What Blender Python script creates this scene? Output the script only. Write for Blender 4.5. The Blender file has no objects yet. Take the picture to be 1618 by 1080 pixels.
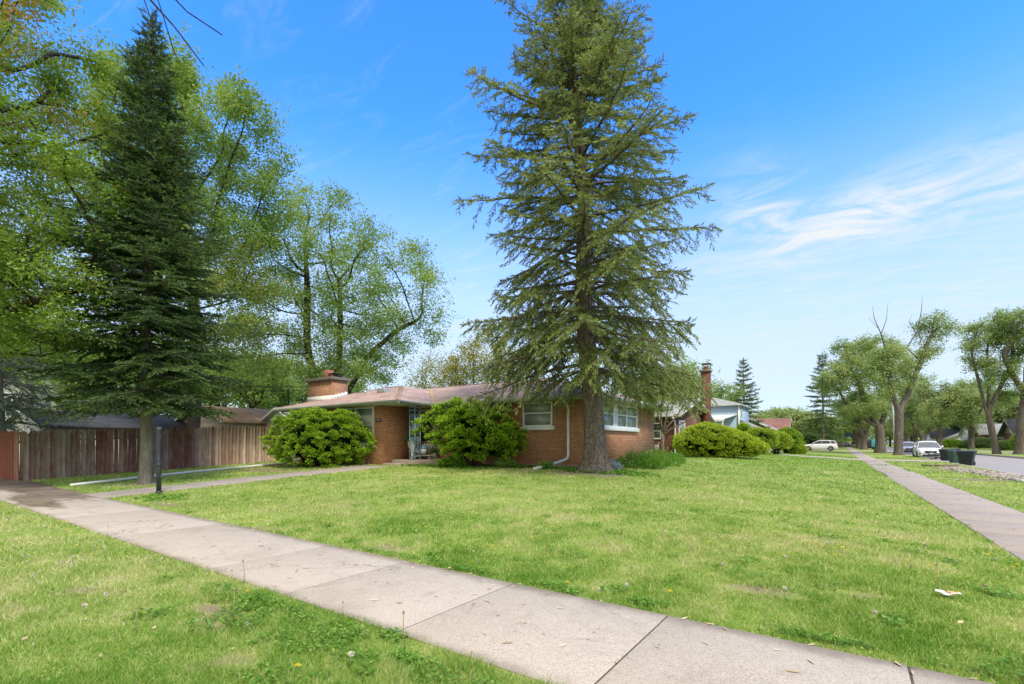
import bpy, math, random
import numpy as np
from mathutils import Vector

random.seed(11)
rng = np.random.default_rng(11)
C = bpy.context.scene.collection
scene = bpy.context.scene
R = math.radians
PI = math.pi

# ------------------------------------------------------------------ camera
F2 = np.array([-0.5606, 0.8281]); R2 = np.array([0.8281, 0.5606])   # camera forward / right on the ground
CAMZ = 1.35
cam_d = bpy.data.cameras.new('camera')
cam = bpy.data.objects.new('camera', cam_d); C.objects.link(cam)
cam.location = (0, 0, CAMZ)
cam.rotation_euler = (R(90), 0, R(34.1))
cam_d.sensor_width = 36
cam_d.lens = 36 * 770 / 1618
cam_d.shift_y = 160 / 1618
cam_d.clip_start = 0.05
cam_d.clip_end = 3000
scene.camera = cam

# ------------------------------------------------------------------ light
SUN_EL, SUN_AZ = 52.0, 118.0          # azimuth clockwise from +Y
SUN_STRENGTH = 2.9
SKY_STRENGTH = 0.15
EXPOSURE = 0.35
sd = np.array([math.sin(R(SUN_AZ)) * math.cos(R(SUN_EL)), math.cos(R(SUN_AZ)) * math.cos(R(SUN_EL)), math.sin(R(SUN_EL))])
sun_d = bpy.data.lights.new('sun', 'SUN')
sun_d.energy = SUN_STRENGTH; sun_d.angle = R(9.0); sun_d.color = (1.0, 0.92, 0.80)
sun = bpy.data.objects.new('sun', sun_d); C.objects.link(sun)
sun.rotation_euler = Vector((-sd[0], -sd[1], -sd[2])).to_track_quat('-Z', 'Y').to_euler()

vs = scene.view_settings
vs.view_transform = 'Standard'; vs.look = 'None'; vs.gamma = 1.0; vs.use_curve_mapping = False
vs.exposure = EXPOSURE


class NT:
    """tiny node-tree helper"""
    def __init__(s, tree):
        s.t = tree; s.n = tree.nodes; s.l = tree.links
    def node(s, typ, **kw):
        n = s.n.new(typ)
        for k, v in kw.items():
            setattr(n, k, v)
        return n
    def put(s, sock, v):
        if isinstance(v, bpy.types.NodeSocket):
            s.l.new(v, sock)
        else:
            if isinstance(v, tuple) and len(v) == 3 and len(sock.default_value) == 4:
                v = (*v, 1)
            sock.default_value = v
    def math(s, op, a, b=None, c=None, clamp=False):
        n = s.node('ShaderNodeMath', operation=op); n.use_clamp = clamp
        s.put(n.inputs[0], a)
        if b is not None: s.put(n.inputs[1], b)
        if c is not None: s.put(n.inputs[2], c)
        return n.outputs[0]
    def mix(s, fac, a, b, blend='MIX'):
        n = s.node('ShaderNodeMix', data_type='RGBA', blend_type=blend)
        s.put(n.inputs[0], fac); s.put(n.inputs[6], a); s.put(n.inputs[7], b)
        return n.outputs[2]
    def noise(s, vec, scale, detail=3, rough=0.55, dist=0.0, out=0):
        n = s.node('ShaderNodeTexNoise')
        if vec is not None: s.l.new(vec, n.inputs['Vector'])
        n.inputs['Scale'].default_value = scale; n.inputs['Detail'].default_value = detail
        n.inputs['Roughness'].default_value = rough; n.inputs['Distortion'].default_value = dist
        return n.outputs[out]
    def ramp(s, fac, stops, interp='LINEAR'):
        n = s.node('ShaderNodeValToRGB'); s.l.new(fac, n.inputs[0]); cr = n.color_ramp; cr.interpolation = interp
        while len(cr.elements) < len(stops): cr.elements.new(0.5)
        for e, (p, c) in zip(cr.elements, stops):
            e.position = p; e.color = (*c, 1) if len(c) == 3 else c
        return n.outputs[0]
    def maprange(s, v, a, b, c=0.0, d=1.0, smooth=True):
        n = s.node('ShaderNodeMapRange'); n.interpolation_type = 'SMOOTHSTEP' if smooth else 'LINEAR'
        s.put(n.inputs[0], v)
        for i, x in enumerate((a, b, c, d)): n.inputs[i + 1].default_value = x
        return n.outputs[0]
    def mapping(s, vec, scale=(1, 1, 1), rot=(0, 0, 0), loc=(0, 0, 0)):
        n = s.node('ShaderNodeMapping'); s.l.new(vec, n.inputs[0])
        n.inputs['Scale'].default_value = scale; n.inputs['Rotation'].default_value = rot; n.inputs['Location'].default_value = loc
        return n.outputs[0]
    def xyz(s, vec):
        n = s.node('ShaderNodeSeparateXYZ'); s.l.new(vec, n.inputs[0]); return n.outputs
    def comb(s, x, y, z):
        n = s.node('ShaderNodeCombineXYZ')
        for i, v in enumerate((x, y, z)): s.put(n.inputs[i], v)
        return n.outputs[0]
    def bump(s, h, strength=0.3, dist=0.02):
        n = s.node('ShaderNodeBump'); n.inputs['Strength'].default_value = strength; n.inputs['Distance'].default_value = dist
        s.l.new(h, n.inputs['Height']); return n.outputs[0]


# world: Nishita sky, a pale band low down, thin cirrus
world = bpy.data.worlds.new('World'); scene.world = world; world.use_nodes = True
world.node_tree.nodes.clear()
W = NT(world.node_tree)
sky = W.node('ShaderNodeTexSky', sky_type='NISHITA')
sky.sun_disc = False; sky.sun_elevation = R(SUN_EL); sky.sun_rotation = R(SUN_AZ)
sky.air_density = 1.0; sky.dust_density = 0.3; sky.ozone_density = 2.0
tc = W.node('ShaderNodeTexCoord')
dirv = tc.outputs['Generated']
sx, sy, sz = W.xyz(dirv)
SKY_GAIN = 1.0
hs = W.node('ShaderNodeHueSaturation'); W.l.new(sky.outputs[0], hs.inputs['Color'])
hs.inputs['Saturation'].default_value = 1.25; hs.inputs['Value'].default_value = 1.3
zc = W.math('MAXIMUM', sz, 0.02)
px_ = W.math('DIVIDE', sx, W.math('ADD', zc, 0.12)); py_ = W.math('DIVIDE', sy, W.math('ADD', zc, 0.12))
plane = W.comb(px_, py_, 0.0)
n_big = W.noise(W.mapping(plane, (0.55, 0.9, 1), (0, 0, 0.5)), 1.3, 5, 0.6, 0.8)
n_wisp = W.noise(W.mapping(plane, (0.9, 3.2, 1), (0, 0, -0.25)), 2.2, 8, 0.68, 1.6)
# bright cirrus plume low over the street
az = W.math('ARCTAN2', sx, sy)
el = W.math('ARCSINE', sz)
def gauss(a0, e0, wa, we, tilt=0.0):
    da = W.math('SUBTRACT', az, a0); de = W.math('SUBTRACT', W.math('SUBTRACT', el, e0), W.math('MULTIPLY', da, tilt))
    q = W.math('ADD', W.math('POWER', W.math('ABSOLUTE', W.math('DIVIDE', da, wa)), 2.0), W.math('POWER', W.math('ABSOLUTE', W.math('DIVIDE', de, we)), 2.0))
    return W.math('EXPONENT', W.math('MULTIPLY', q, -1.0))
plume = W.math('MAXIMUM', gauss(R(1), R(20.5), R(11), R(2.6), 0.12), W.math('MULTIPLY', gauss(R(-6), R(21.5), R(4.5), R(4.2), -0.5), 0.85))
plume = W.math('MAXIMUM', plume, W.math('MULTIPLY', gauss(R(14), R(21), R(9), R(2.0), 0.2), 0.75))
pl_n = W.noise(W.mapping(dirv, (4, 4, 16), (0.25, 0.0, 0.4)), 1.6, 8, 0.66, 1.2)
plume = W.math('MULTIPLY', plume, W.maprange(pl_n, 0.36, 0.66))
wisps = W.math('MULTIPLY', W.math('MULTIPLY', W.maprange(n_wisp, 0.50, 0.78), W.maprange(n_big, 0.46, 0.7)), 0.34)
skyc = W.mix(1.0, hs.outputs[0], (0.8, 1.35, 2.0), 'MULTIPLY')
low = W.maprange(el, R(34), R(6), 0.0, 0.88)
lowc = W.math('MULTIPLY', W.maprange(el, R(26), R(12)), W.math('MULTIPLY', W.maprange(n_wisp, 0.38, 0.7), 0.35))
cl = W.math('ADD', W.math('ADD', W.math('MULTIPLY', plume, 1.15), wisps), lowc, clamp=True)
c0 = W.mix(low, skyc, (3.95, 4.4, 4.6))
c1 = W.mix(cl, c0, (4.55, 4.8, 5.0))
# bright out-of-view cloud sheet, added overhead and behind to warm the ambient light
fill_veil = W.math('MAXIMUM', W.maprange(el, R(47), R(62)), W.math('MULTIPLY', W.maprange(sy, 0.05, -0.35), W.maprange(el, R(2), R(20))))
fill_veil = W.math('MULTIPLY', fill_veil, W.maprange(n_big, 0.1, 0.5, 0.65, 1.0))
c1 = W.mix(fill_veil, c1, (6.6, 6.1, 5.4))
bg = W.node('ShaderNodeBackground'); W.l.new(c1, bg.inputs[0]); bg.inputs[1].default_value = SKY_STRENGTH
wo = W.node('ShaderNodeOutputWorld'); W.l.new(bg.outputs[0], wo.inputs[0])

# ------------------------------------------------------------------ geometry helpers
def W2(px, d):
    """ground position seen at photo column px, d metres in front of the camera"""
    r = (px - 809) / 770
    return (float(F2[0] * d + R2[0] * r * d), float(F2[1] * d + R2[1] * r * d))
def ZY(py, d):
    return CAMZ + (700 - py) * d / 770

def sstep(a, b, x):
    t = np.clip((np.asarray(x, float) - a) / (b - a), 0, 1); return t * t * (3 - 2 * t)
def ground_z(x, y):
    x = np.asarray(x, float); y = np.asarray(y, float)
    A = np.interp(y, [-1e4, 4.3, 9.0, 13.5, 16, 36, 60, 100, 160, 1e4], [0, 0, .25, .46, .5, .5, .34, .14, .0, 0])
    T = np.interp(x, [-1e4, -6, -1.5, 1.4, 1e4], [1, 1, .42, 0, 0])
    T = T * np.interp(x, [-1e4, -60, -26, 1e4], [.2, .2, 1, 1])
    return A * T + 0.32 * sstep(20.6, 30, x)
def gz(x, y): return float(ground_z(x, y))

def _hash(ix, iy, s):
    h = (ix.astype(np.int64) * 374761393 + iy.astype(np.int64) * 668265263 + s * 974711) & 0x7fffffff
    h = ((h ^ (h >> 13)) * 1274126177) & 0x7fffffff
    return ((h ^ (h >> 16)) & 0xffff) / 65535.0
def vnoise(x, y, s=0):
    ix = np.floor(x); iy = np.floor(y); fx = x - ix; fy = y - iy
    fx = fx * fx * (3 - 2 * fx); fy = fy * fy * (3 - 2 * fy)
    a = _hash(ix, iy, s); b = _hash(ix + 1, iy, s); c = _hash(ix, iy + 1, s); d = _hash(ix + 1, iy + 1, s)
    return (a * (1 - fx) + b * fx) * (1 - fy) + (c * (1 - fx) + d * fx) * fy
def fbm(x, y, s=0, o=4):
    v = 0; a = 0.5; t = 0
    for k in range(o):
        v = v + a * vnoise(x * 2 ** k, y * 2 ** k, s + k); t += a; a *= 0.5
    return v / t

class MB:
    """collects pieces of one mesh"""
    def __init__(s): s.V = []; s.Fc = []; s.T = []; s.n = 0
    def add(s, v, f, tint=0.5):
        v = np.asarray(v, float).reshape(-1, 3); s.V.append(v)
        for fa in (f if isinstance(f, list) and len(f) and isinstance(f[0], np.ndarray) and f[0].ndim == 2 else [f]):
            if isinstance(fa, np.ndarray): s.Fc.append(fa + s.n)
            else:
                for q in fa: s.Fc.append(np.array([q]) + s.n)
        s.T.append(np.broadcast_to(np.asarray(tint, float), (len(v),)).copy())
        s.n += len(v); return s
    def box(s, x0, x1, y0, y1, z0, z1, tint=0.5):
        v = [(x, y, z) for z in (z0, z1) for y in (y0, y1) for x in (x0, x1)]
        return s.add(v, np.array([(0, 2, 3, 1), (4, 5, 7, 6), (0, 1, 5, 4), (2, 6, 7, 3), (0, 4, 6, 2), (1, 3, 7, 5)]), tint)
    def obox(s, O, u, n, u0, u1, n0, n1, z0, z1, tint=0.5):
        """box in a wall's own frame: u along it, n outward"""
        O = np.array(O, float); u = np.array(u, float); n = np.array(n, float)
        v = [O + u * a + n * b + np.array((0, 0, c)) for c in (z0, z1) for b in (n0, n1) for a in (u0, u1)]
        return s.add(v, np.array([(0, 2, 3, 1), (4, 5, 7, 6), (0, 1, 5, 4), (2, 6, 7, 3), (0, 4, 6, 2), (1, 3, 7, 5)]), tint)
    def tube(s, pts, rad, k=8, tint=0.5, caps=True):
        pts = np.asarray(pts, float); n = len(pts); rad = np.broadcast_to(np.asarray(rad, float), (n,))
        t = np.gradient(pts, axis=0); t /= np.linalg.norm(t, axis=1)[:, None] + 1e-9
        ref = np.array((1.0, 0, 0)) if abs(t[0][0]) < 0.8 else np.array((0, 1.0, 0))
        a = np.cross(t[0], ref); a /= np.linalg.norm(a)
        A = np.empty((n, 3)); A[0] = a
        for i in range(1, n):
            a = a - t[i] * np.dot(a, t[i]); a /= np.linalg.norm(a) + 1e-9; A[i] = a
        B = np.cross(t, A)
        th = np.arange(k) * 2 * PI / k
        v = pts[:, None] + rad[:, None, None] * (np.cos(th)[None, :, None] * A[:, None] + np.sin(th)[None, :, None] * B[:, None])
        i = np.arange(n - 1)[:, None] * k; j = np.arange(k)[None]; j2 = (j + 1) % k
        q = np.stack([i + j, i + j2, i + k + j2, i + k + j], -1).reshape(-1, 4)
        tt = np.asarray(tint, float)
        if tt.ndim: tt = np.repeat(tt, k)
        s.add(v.reshape(-1, 3), q, tt)
        if caps:
            s.Fc.append(np.array([list(range(k))[::-1]]) + s.n - n * k); s.Fc.append(np.array([list(range(k))]) + s.n - k)
        return s
    def lathe(s, prof, c=(0, 0, 0), k=16, tint=0.5):
        """prof: (r, z) from bottom to top"""
        prof = np.asarray(prof, float); th = np.arange(k) * 2 * PI / k
        v = np.stack([prof[:, None, 0] * np.cos(th), prof[:, None, 0] * np.sin(th), prof[:, None, 1] + 0 * th], -1) + np.array(c)
        n = len(prof); i = np.arange(n - 1)[:, None] * k; j = np.arange(k)[None]; j2 = (j + 1) % k
        q = np.stack([i + j, i + j2, i + k + j2, i + k + j], -1).reshape(-1, 4)
        s.add(v.reshape(-1, 3), q, tint)
        s.Fc.append(np.array([list(range(k))[::-1]]) + s.n - n * k); s.Fc.append(np.array([list(range(k))]) + s.n - k)
        return s
    def prism(s, poly, axis, a, b, tint=0.5):
        """poly: 2-D outline; axis 'x','y','z' = extrusion axis from a to b"""
        n = len(poly); v = []
        for h in (a, b):
            for p, q in poly: v.append({'x': (h, p, q), 'y': (p, h, q), 'z': (p, q, h)}[axis])
        s.add(v, np.array([(i, (i + 1) % n, n + (i + 1) % n, n + i) for i in range(n)]), tint)
        s.Fc.append(np.array([list(range(n))[::-1]]) + s.n - 2 * n); s.Fc.append(np.array([list(range(n, 2 * n))]) + s.n - 2 * n)
        return s
    def build(s, name, mat, parent=None, smooth=False, bevel=0, local=False, sub=0):
        V = np.concatenate(s.V); off = np.zeros(3)
        if parent is not None and not local:
            p = parent
            while p is not None: off += np.array(p.location); p = p.parent
        V = V - off
        me = bpy.data.meshes.new(name)
        me.vertices.add(len(V)); me.vertices.foreach_set('co', V.astype(np.float32).ravel())
        loops = np.concatenate([f.ravel() for f in s.Fc]); cnt = np.concatenate([np.full(len(f), f.shape[1]) for f in s.Fc])
        me.loops.add(len(loops)); me.loops.foreach_set('vertex_index', loops.astype(np.int32))
        me.polygons.add(len(cnt)); st = np.concatenate([[0], np.cumsum(cnt)[:-1]])
        me.polygons.foreach_set('loop_start', st.astype(np.int32)); me.polygons.foreach_set('loop_total', cnt.astype(np.int32))
        if smooth: me.polygons.foreach_set('use_smooth', np.ones(len(cnt), bool))
        at = me.attributes.new('tint', 'FLOAT', 'POINT'); at.data.foreach_set('value', np.concatenate(s.T).astype(np.float32))
        me.update(); me.validate()
        o = bpy.data.objects.new(name, me); C.objects.link(o)
        for m in (mat if isinstance(mat, (list, tuple)) else [mat]): me.materials.append(m)
        if parent is not None: o.parent = parent
        if bevel:
            b = o.modifiers.new('bevel', 'BEVEL'); b.width = bevel; b.segments = 2; b.limit_method = 'ANGLE'; b.angle_limit = R(40)
        if sub:
            b = o.modifiers.new('sub', 'SUBSURF'); b.levels = sub; b.render_levels = sub
        return o

def tag(o, label=None, cat=None, group=None, kind=None):
    if label: o['label'] = label
    if cat: o['category'] = cat
    if group: o['group'] = group
    if kind: o['kind'] = kind
    return o
def thing(name, label, cat, loc=(0, 0, 0), group=None):
    o = bpy.data.objects.new(name, None); C.objects.link(o); o.location = loc; o.empty_display_size = 0.2
    return tag(o, label, cat, group)
def children(o): return [c for c in bpy.data.objects if c.parent == o]
def dup(o, loc, rz=0.0, sc=1.0, label=None, parent=None, group=None, tree=None):
    """copy of a thing with copies of its parts and sub-parts"""
    if tree is None:
        tree = {}
        for q in bpy.data.objects:
            if q.parent: tree.setdefault(q.parent, []).append(q)
    c = o.copy(); C.objects.link(c)
    if parent is None:
        c.location = loc; c.rotation_euler = (0, 0, rz); c.scale = (sc, sc, sc) if not isinstance(sc, tuple) else sc
        if label: c['label'] = label
        if group: c['group'] = group
    else: c.parent = parent
    for ch in tree.get(o, []): dup(ch, None, parent=c, tree=tree)
    return c

# ------------------------------------------------------------------ materials
def newmat(name):
    m = bpy.data.materials.new(name); m.use_nodes = True; m.node_tree.nodes.clear()
    t = NT(m.node_tree); out = t.node('ShaderNodeOutputMaterial')
    return m, t, out
def principled(t, out, col, rough=0.7, metal=0.0, normal=None, spec=0.5, coat=0.0):
    p = t.node('ShaderNodeBsdfPrincipled'); t.put(p.inputs['Base Color'], col); t.put(p.inputs['Roughness'], rough)
    p.inputs['Metallic'].default_value = metal; p.inputs['Specular IOR Level'].default_value = spec
    p.inputs['Coat Weight'].default_value = coat; p.inputs['Coat Roughness'].default_value = 0.05
    if normal is not None: t.l.new(normal, p.inputs['Normal'])
    t.l.new(p.outputs[0], out.inputs[0]); return p
def gpos(t): return t.node('ShaderNodeNewGeometry').outputs['Position']
def opos(t): return t.node('ShaderNodeTexCoord').outputs['Object']
def M_plain(name, col, rough=0.6, var=0.15, scale=6, metal=0.0, spec=0.5, coat=0.0, bump=0.0, bscale=60):
    m, t, out = newmat(name); p = opos(t)
    n = t.noise(p, scale, 5, 0.6)
    dark = tuple(c * (1 - var) for c in col); lite = tuple(min(1, c * (1 + var)) for c in col)
    c = t.ramp(n, [(0.3, dark), (0.7, lite)])
    nb = t.bump(t.noise(p, bscale, 3), bump, 0.01) if bump else None
    principled(t, out, c, rough, metal, nb, spec, coat); return m
def M_brick(name, c1, c2, mortar, dirt=0.35, bw=0.215, rh=0.07):
    m, t, out = newmat(name); g = t.node('ShaderNodeNewGeometry'); x, y, z = t.xyz(g.outputs['Position'])
    nx, ny, nz = t.xyz(g.outputs['True Normal'])
    ax = t.math('ABSOLUTE', nx); ay = t.math('ABSOLUTE', ny)
    u = t.math('ADD', t.math('MULTIPLY', x, ay), t.math('MULTIPLY', y, ax))
    v = t.comb(u, z, 0.0)
    b = t.node('ShaderNodeTexBrick'); t.l.new(v, b.inputs['Vector'])
    b.inputs['Scale'].default_value = 1.0; b.inputs['Mortar Size'].default_value = 0.011; b.inputs['Mortar Smooth'].default_value = 0.3
    b.inputs['Brick Width'].default_value = bw; b.inputs['Row Height'].default_value = rh; b.inputs['Bias'].default_value = 0.0
    t.put(b.inputs['Color1'], c1); t.put(b.inputs['Color2'], c2); t.put(b.inputs['Mortar'], mortar)
    n = t.noise(g.outputs['Position'], 0.9, 5, 0.65); n2 = t.noise(g.outputs['Position'], 9, 3, 0.6)
    streak = t.noise(t.mapping(g.outputs['Position'], (5, 5, 0.5)), 1.0, 4, 0.6)
    c = t.mix(t.maprange(n, 0.35, 0.75, 0, dirt), b.outputs[0], tuple(a * 0.6 for a in c1), 'MIX')
    c = t.mix(t.maprange(streak, 0.5, 0.8, 0, dirt * 0.8), c, (0.16, 0.1, 0.07))
    c = t.mix(t.maprange(n2, 0.3, 0.8, 0, 0.3), c, c2)
    nb = t.bump(b.outputs['Fac'], -0.5, 0.008)
    principled(t, out, c, 0.85, 0, nb, 0.25); return m
def M_shingle(name, c1, c2, scale=1.0):
    m, t, out = newmat(name); g = t.node('ShaderNodeNewGeometry'); x, y, z = t.xyz(g.outputs['Position'])
    nx, ny, nz = t.xyz(g.outputs['True Normal']); ax = t.math('ABSOLUTE', nx); ay = t.math('ABSOLUTE', ny)
    s_ = t.math('GREATER_THAN', ax, ay)
    u = t.math('ADD', t.math('MULTIPLY', y, s_), t.math('MULTIPLY', x, t.math('SUBTRACT', 1.0, s_)))
    w = t.math('ADD', t.math('MULTIPLY', x, s_), t.math('MULTIPLY', y, t.math('SUBTRACT', 1.0, s_)))
    b = t.node('ShaderNodeTexBrick'); t.l.new(t.comb(u, w, 0.0), b.inputs['Vector'])
    b.inputs['Scale'].default_value = 1.0; b.inputs['Mortar Size'].default_value = 0.008; b.inputs['Brick Width'].default_value = 0.3 * scale; b.inputs['Row Height'].default_value = 0.14 * scale
    t.put(b.inputs['Color1'], c1); t.put(b.inputs['Color2'], c2); t.put(b.inputs['Mortar'], tuple(a * 0.45 for a in c1))
    n = t.noise(g.outputs['Position'], 1.4, 6, 0.7); n2 = t.noise(g.outputs['Position'], 60, 2)
    c = t.mix(t.maprange(n, 0.35, 0.7, 0, 0.55), b.outputs[0], tuple(min(1, a * 1.5) for a in c2))
    c = t.mix(t.maprange(n2, 0.2, 0.9, 0, 0.4), c, tuple(a * 0.5 for a in c1))
    principled(t, out, c, 0.9, 0, t.bump(b.outputs['Fac'], -0.4, 0.01), 0.2); return m
def M_siding(name, col, pitch=0.2, axis=2):
    m, t, out = newmat(name); p = gpos(t); c3 = t.xyz(p)
    f = t.math('FRACT', t.math('DIVIDE', c3[axis], pitch))
    line = t.maprange(f, 0.0, 0.1, 0.45, 1.0)
    n = t.noise(p, 1.5, 4); c = t.mix(t.maprange(n, 0.3, 0.8, 0, 0.25), col, tuple(a * 0.75 for a in col))
    c = t.mix(line, tuple(a * 0.45 for a in col), c)
    principled(t, out, c, 0.6, 0, t.bump(f, 0.4, 0.02), 0.3); return m
def M_leaf(name, stops, trans=0.4, rough=0.55, var=0.25, nscale=0.6, nrange=0.3):
    m, t, out = newmat(name)
    a = t.node('ShaderNodeAttribute', attribute_name='tint').outputs['Fac']
    n = t.noise(gpos(t), nscale, 3)
    f = t.math('ADD', a, t.math('MULTIPLY', t.math('SUBTRACT', n, 0.5), nrange * 2), clamp=True)
    c = t.ramp(f, stops)
    p = t.node('ShaderNodeBsdfPrincipled'); t.l.new(c, p.inputs['Base Color']); p.inputs['Roughness'].default_value = rough
    p.inputs['Specular IOR Level'].default_value = 0.3
    tr = t.node('ShaderNodeBsdfTranslucent'); t.l.new(t.mix(1.0, c, (1.0, 1.0, 0.55), 'MULTIPLY'), tr.inputs[0])
    mx = t.node('ShaderNodeMixShader'); mx.inputs[0].default_value = trans
    t.l.new(p.outputs[0], mx.inputs[1]); t.l.new(tr.outputs[0], mx.inputs[2]); t.l.new(mx.outputs[0], out.inputs[0])
    return m
def M_bark(name, c1, c2, sc=1.0, crk=.35):
    m, t, out = newmat(name); p = gpos(t)
    n = t.noise(t.mapping(p, (9 * sc, 9 * sc, 1.6 * sc)), 1.0, 7, 0.72, 0.5); n2 = t.noise(p, 1.3, 4)
    v = t.node('ShaderNodeTexVoronoi', feature='DISTANCE_TO_EDGE'); t.l.new(t.mapping(p, (14 * sc, 14 * sc, 4.5 * sc)), v.inputs['Vector']); v.inputs['Scale'].default_value = 1.0
    crack = t.maprange(v.outputs[0], 0.0, 0.16, crk, 1.0)
    c = t.ramp(n, [(0.3, tuple(a * 0.55 for a in c1)), (0.5, c1), (0.72, c2)])
    c = t.mix(t.maprange(n2, 0.4, 0.8, 0, 0.35), c, tuple(a * 0.6 for a in c2))
    c = t.mix(crack, tuple(a * 0.35 for a in c1), c)
    h = t.math('ADD', t.math('MULTIPLY', n, 0.6), crack)
    principled(t, out, c, 0.95, 0, t.bump(h, 0.9, 0.03), 0.15); return m
def M_concrete(name, col, stain=(0.16, 0.14, 0.11), stain_amt=0.5, edge_fn=None, crack=False):
    m, t, out = newmat(name); p = gpos(t)
    big = t.noise(p, 0.7, 6, 0.65, 0.4); mid = t.noise(p, 5, 5, 0.65); fine = t.noise(p, 95, 4, 0.75); fine2 = t.noise(p, 210, 2, 0.6)
    a = t.node('ShaderNodeAttribute', attribute_name='tint').outputs['Fac']
    c = t.mix(t.maprange(a, 0, 1, 0, 0.07, False), col, tuple(q * 0.72 for q in col))
    c = t.mix(t.maprange(big, 0.48, 0.78, 0, stain_amt), c, stain)
    c = t.mix(t.maprange(mid, 0.45, 0.8, 0, 0.22), c, tuple(q * 0.6 for q in col))
    edge = t.noise(p, 2.1, 7, 0.72, 0.8)
    c = t.mix(t.maprange(edge, 0.52, 0.72, 0, 0.5), c, tuple(q * 0.5 for q in col))
    c = t.mix(t.maprange(fine, 0.46, 0.66, 0, 0.75), c, tuple(q * 0.40 for q in col))
    c = t.mix(t.maprange(fine2, 0.56, 0.72, 0, 0.55), c, tuple(min(1, q * 1.5) for q in col))
    if edge_fn is not None:
        X_, Y_, Z_ = t.xyz(p); e_ = edge_fn(t, X_, Y_)
        e_ = t.math('ADD', e_, t.math('MULTIPLY', t.math('SUBTRACT', t.noise(p, 2.3, 5, 0.7), 0.5), 0.30))
        c = t.mix(t.maprange(e_, 0.20, 0.0, 0, 0.62), c, (0.15, 0.125, 0.095))
    if crack:
        vo = t.node('ShaderNodeTexVoronoi', feature='DISTANCE_TO_EDGE'); vo.inputs['Scale'].default_value = 0.42
        wv = t.node('ShaderNodeVectorMath', operation='ADD'); t.l.new(p, wv.inputs[0]); t.l.new(t.noise(p, 2.2, 5, 0.7, 0, 1), wv.inputs[1]); t.l.new(wv.outputs[0], vo.inputs['Vector'])
        ck = t.math('MULTIPLY', t.maprange(vo.outputs[0], 0.0045, 0.0015), t.maprange(t.noise(p, 0.55, 2), 0.54, 0.58))
        c = t.mix(ck, c, (0.10, 0.085, 0.07))
    principled(t, out, c, 0.92, 0, t.bump(t.math('ADD', fine, t.math('MULTIPLY', mid, 0.5)), 0.35, 0.01), 0.2); return m
def M_asphalt(name, col):
    m, t, out = newmat(name); p = gpos(t)
    big = t.noise(t.mapping(p, (1, 0.15, 1)), 1.2, 5, 0.6); fine = t.noise(p, 60, 3, 0.7)
    c = t.mix(t.maprange(big, 0.35, 0.75, 0, 0.5), col, tuple(q * 0.8 for q in col))
    c = t.mix(t.maprange(fine, 0.4, 0.75, 0, 0.4), c, tuple(q * 1.25 for q in col))
    principled(t, out, c, 0.9, 0, t.bump(fine, 0.3, 0.01), 0.25); return m
def M_wood(name, stops, axis_scale=(3, 3, 0.35)):
    m, t, out = newmat(name); p = gpos(t)
    a = t.node('ShaderNodeAttribute', attribute_name='tint').outputs['Fac']
    n = t.noise(t.mapping(p, (22, 22, 1.8)), 1.0, 6, 0.7, 0.6); n2 = t.noise(t.mapping(p, (3, 3, 1.5)), 1.6, 5, 0.65)
    f = t.math('ADD', t.math('MULTIPLY', a, 0.75), t.math('MULTIPLY', t.math('SUBTRACT', n2, 0.35), 0.75), clamp=True)
    c = t.ramp(f, stops)
    c = t.mix(t.maprange(n, 0.42, 0.8, 0, 0.55), c, (0.06, 0.045, 0.035))
    principled(t, out, c, 0.9, 0, t.bump(n, 0.5, 0.01), 0.2); return m
def M_glass(name, col=(0.1, 0.12, 0.1), rough=0.06):
    m, t, out = newmat(name); p = gpos(t); n = t.noise(p, 2.2, 3)
    c = t.mix(t.maprange(n, 0.35, 0.7, 0, 0.5), col, tuple(q * 0.6 for q in col))
    principled(t, out, c, rough, 0, None, 0.8); return m

m_brick = M_brick('brick_orange', (0.45, 0.195, 0.095), (0.60, 0.30, 0.155), (0.20, 0.12, 0.08), 0.4)
m_brick_red = M_brick('brick_red', (0.115, 0.036, 0.026), (0.17, 0.055, 0.038), (0.16, 0.10, 0.08))
m_brick_chim = M_brick('brick_chimney', (0.40, 0.19, 0.10), (0.52, 0.29, 0.16), (0.17, 0.12, 0.09), 0.45)
m_brick_brown = M_brick('brick_brown', (0.16, 0.085, 0.055), (0.22, 0.12, 0.08), (0.2, 0.16, 0.13))
m_roof = M_shingle('shingle_rose', (0.36, 0.245, 0.215), (0.50, 0.37, 0.32))
m_roof_grey = M_shingle('shingle_grey', (0.30, 0.31, 0.31), (0.38, 0.39, 0.38))
m_roof_dark = M_shingle('shingle_dark', (0.045, 0.05, 0.06), (0.075, 0.08, 0.095))
m_roof_brown = M_shingle('shingle_brown', (0.2, 0.1, 0.08), (0.28, 0.15, 0.12))
m_roof_tan = M_shingle('shingle_tan', (0.4, 0.24, 0.14), (0.5, 0.32, 0.2))
m_white = M_plain('painted_trim', (0.72, 0.73, 0.70), 0.5, 0.08, 3)
m_gutter = M_plain('gutter_paint', (0.36, 0.38, 0.32), 0.5, 0.14, 2.5)
m_soffit = M_plain('soffit_board', (0.42, 0.38, 0.32), 0.7, 0.1, 2)
m_siding_w = M_siding('siding_white', (0.62, 0.63, 0.6))
m_siding_b = M_siding('siding_pale_blue', (0.33, 0.45, 0.56), 0.25)
m_siding_r = M_siding('siding_red', (0.27, 0.06, 0.055), 0.2)
m_siding_g = M_siding('siding_tan', (0.42, 0.36, 0.28), 0.2)
m_pane = M_glass('window_pane', (0.30, 0.34, 0.28), 0.22)
m_pane_dark = M_glass('window_pane_dark', (0.05, 0.06, 0.06), 0.05)
m_curtain = M_plain('curtain_lace', (0.55, 0.54, 0.48), 0.8, 0.35, 14)
m_dark = M_plain('dark_opening', (0.02, 0.02, 0.022), 0.5, 0.2)
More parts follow.
